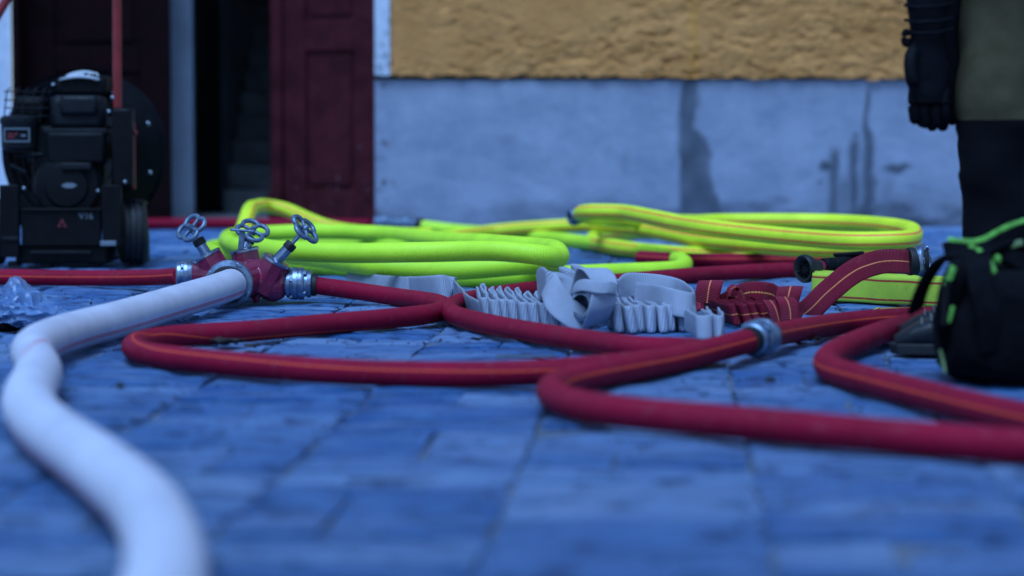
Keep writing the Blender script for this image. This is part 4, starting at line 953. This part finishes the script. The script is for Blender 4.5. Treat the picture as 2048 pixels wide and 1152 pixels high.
def strap(name, pix, mt, hwid, th=.003, wd=(0, .3, 1)):
    pts = smooth_path(catmull([bg(*q) for q in pix], .01), 2); return MB().band(pts, (wd if callable(wd) else (lambda i: Vector(wd))), hwid, th).build(name, mt, bag, smooth=60)
# harness: padded black straps rising from the bag and falling to the left
strap('harness_strap', [(1990, 560, -.05), (1960, 522, -.06), (1925, 508, -.06), (1895, 512, -.05), (1868, 535, -.04), (1850, 565, -.03), (1838, 595, 0), (1832, 618, .05)], M['black_cloth'], .024, .008, (.8, .5, .3))
strap('harness_strap', [(1905, 690, -.06), (1893, 640, -.10), (1898, 590, -.11), (1915, 545, -.10), (1950, 515, -.06), (2000, 500, 0), (2060, 500, .05)], M['black_cloth'], .030, .010, (.9, .3, .3))
strap('harness_strap', [(1985, 700, -.17), (1975, 620, -.18), (1960, 560, -.15), (1955, 520, -.08), (1975, 500, 0), (2030, 492, .06)], M['black_cloth'], .032, .010, (1, .2, .1))
strap('harness_strap', [(1890, 505, .0), (1930, 497, .0), (1985, 500, .0), (2050, 530, .0), (2090, 560, 0)], M['black_cloth'], .026, .012, (0, .6, 1))
strap('webbing', [(1896, 478, -.03), (1915, 480, -.04), (1945, 484, -.05), (1972, 476, -.04), (1998, 461, -.02), (2030, 447, .0), (2070, 436, .0)], M['neon'], .0060, .002, (0, .25, 1))
strap('webbing', [(1940, 492, -.02), (1962, 503, -.06), (1980, 522, -.08), (1990, 545, -.09), (1993, 566, -.09)], M['neon'], .006, .003, (.8, .1, .5))
strap('webbing', [(1982, 502, .0), (2005, 494, .0), (2045, 485, .0)], M['neon_dim'], .008, .003, (0, .2, 1))
strap('webbing_tab', [(1908, 533, -.13), (1900, 552, -.135), (1893, 572, -.135)], M['neon'], .008, .003, (1, .1, .3))
strap('webbing_tab', [(1906, 612, -.135), (1902, 628, -.14), (1897, 645, -.14)], M['neon'], .005, .003, (1, .1, .3))
strap('webbing_tab', [(1880, 700, -.15), (1884, 715, -.15), (1890, 745, -.16)], M['neon_dim'], .004, .003, (1, .1, .3))
strap('piping', [(1897, 560, -.138), (1892, 600, -.14), (1888, 650, -.15)], M['black_plastic'], .008, .006, (1, 0, .2))
MB().ball(bg(1995, 518, -.05), .010, 10, sc=(1, .6, 1.2)).build('buckle', M['neon'], bag)

# ------------------------------------------------------------------ small things on the paving
pb = thing('plastic_bag', 'crumpled translucent blue plastic bag at the left edge on the ground', 'plastic bag', G(50, 668))
Yc = G(50, 655).y
bm = bmesh.new(); bmesh.ops.create_icosphere(bm, subdivisions=5, radius=1); c0 = W(50, 625, Yc)
for v in bm.verts:
    d = v.co.copy(); ridg = (1-abs(noise.noise(d*2.3+Vector((4, 0, 1)))))**2; r2 = (1-abs(noise.noise(d*5+Vector((1, 7, 0)))))**3
    rr = .70+.34*ridg+.10*r2; p = Vector((d.x*.100*rr, d.y*.10*rr, d.z*.052*rr))
    spike = max(0, d.dot(Vector((-.12, -.1, .98))))**7; p += Vector((-.016, 0, .060))*spike
    tail = max(0, d.dot(Vector((.93, -.2, -.2))))**4; p += Vector((.06, -.04, -.015))*tail
    p.z = max(p.z, -c0.z+.004); v.co = c0+p-pb.location
me = bpy.data.meshes.new('film'); bm.to_mesh(me); bm.free(); me.polygons.foreach_set('use_smooth', [True]*len(me.polygons)); me.materials.append(M['film'])
me.set_sharp_from_angle(angle=R_(35))
o = bpy.data.objects.new('film', me); C.objects.link(o); o.parent = pb
lb = MB(); lb.ball(W(8, 648, Yc-.03), .05, 16, sc=(1.2, 1, .55)); tag(lb.build('rag', M['black_cloth'], smooth=70, origin=G(8, 668)), 'dark rag lump lying under the blue plastic bag', 'rag')
def leaf(px, py, sz, label, a=0.):
    c = G(px, py); m = MB(); n = 8; vs_ = []
    for i in range(n+1):
        f = i/n; wd = math.sin(math.pi*f)**.7*.45
        for sgn in (-1, 0, 1):
            x, y = (f-.5), wd*sgn+.1*random.uniform(-1, 1)*abs(sgn); z = .12+.35*abs(sgn)*wd+.3*(f-.5)**2+random.uniform(-.05, .05)
            vs_.append(c+Vector(((x*math.cos(a)-y*math.sin(a))*sz, (x*math.sin(a)+y*math.cos(a))*sz, max(.02, z)*sz)))
    fs = []
    for i in range(n):
        for k in (0, 1): b = i*3+k; fs.append((b, b+1, b+4, b+3))
    o = m.add(vs_, fs).build('dry_leaf', M['leaf'], origin=c, smooth=60); sd = o.modifiers.new('th', 'SOLIDIFY'); sd.thickness = .0015
    tag(o, label, 'leaf', 'dry leaves on the paving')
leaf(1625, 688, .07, 'curled brown dry leaf just right of the metal hose coupling', .4)
leaf(1600, 693, .045, 'small brown leaf fragment touching the larger curled leaf', 1.2)
leaf(1735, 663, .05, 'tiny dark leaf between the two red hoses near the boot', .2)
leaf(455, 697, .10, 'dark flat leaf inside the left red hose loop', .1)
leaf(505, 700, .05, 'small dark leaf beside the flat leaf in the left hose loop', .8)
leaf(955, 683, .04, 'pale small leaf bit below the grey folds by the red hose', 2.)
def clod(px, py, sz, label):
    c = G(px, py); bm = bmesh.new(); bmesh.ops.create_icosphere(bm, subdivisions=3, radius=1)
    for v in bm.verts:
        d = v.co.copy(); v.co = Vector((d.x*sz, d.y*sz*.8, max(0, d.z*.6+.45)*sz))*(1+.45*noise.noise(d*1.8+Vector((px, 0, 0))))
    me = bpy.data.meshes.new('clod'); bm.to_mesh(me); bm.free(); me.polygons.foreach_set('use_smooth', [True]*len(me.polygons)); me.materials.append(M['lump'])
    o = bpy.data.objects.new('clod', me); C.objects.link(o); o.location = c; tag(o, label, 'clod', 'clods on the paving')
clod(1540, 765, .013, 'dark round clod on the bare paving right of centre')
clod(1655, 768, .007, 'small dark crumb right of the round clod')
clod(725, 600, .010, 'dark crumb on the paving under the divider hose')
clod(240, 775, .011, 'blurred dark crumb left of the red hose loop near white hose')
clod(1330, 700, .010, 'dark crumb wedged by the hose bend right of centre')
# ridged strip
a, b = G(992, 713), G(1112, 715); m = MB(); m.box((a+b)/2+Vector((0, 0, .001)), ((b-a).length, .05, .004)); root = m.build('drain_strip', M['alu_dull'], bevel=.001, origin=(a+b)/2)
tag(root, 'thin dark ridged metal strip set in the paving between the two red hoses', 'drain')
for i in range(16):
    q = a.lerp(b, (i+.5)/16)+Vector((0, -.002, .0042)); MB().box(q, (.006, .04, .004)).build('ridge', M['alu_dull'], root)

# grit lying on the stones and in the joints
gb = MB(); rg = random.Random(5)
for i in range(1800):
    y = 3.2+rg.random()**.8*8; x = (rg.random()-.5)*y*.46
    if rg.random() < .5:
        u = round((x*math.cos(ANG)-y*math.sin(ANG)-U0)/UW)*UW+U0; v = x*math.sin(ANG)+y*math.cos(ANG); p = ud*(u+rg.gauss(0, .006))+vd*v
    else: p = Vector((x, y, 0))
    r0 = rg.uniform(.0015, .0045)*(1.6 if rg.random() < .06 else 1); z0 = -.002
    vs_ = [Vector((p.x+dx*r0*rg.uniform(.6, 1.4), p.y+dy*r0*rg.uniform(.6, 1.4), z0+dz*r0*rg.uniform(.6, 1.2))) for dx, dy, dz in ((1, 0, .4), (0, 1, .4), (-1, 0, .4), (0, -1, .4), (0, 0, 1.2), (0, 0, -.6))]
    gb.add(vs_, [(0, 1, 4), (1, 2, 4), (2, 3, 4), (3, 0, 4), (1, 0, 5), (2, 1, 5), (3, 2, 5), (0, 3, 5)])
go = gb.build('grit', M['lump'], smooth=0); go['kind'] = 'stuff'; tag(go, 'fine dark grit scattered over the paving and in its joints', 'grit')
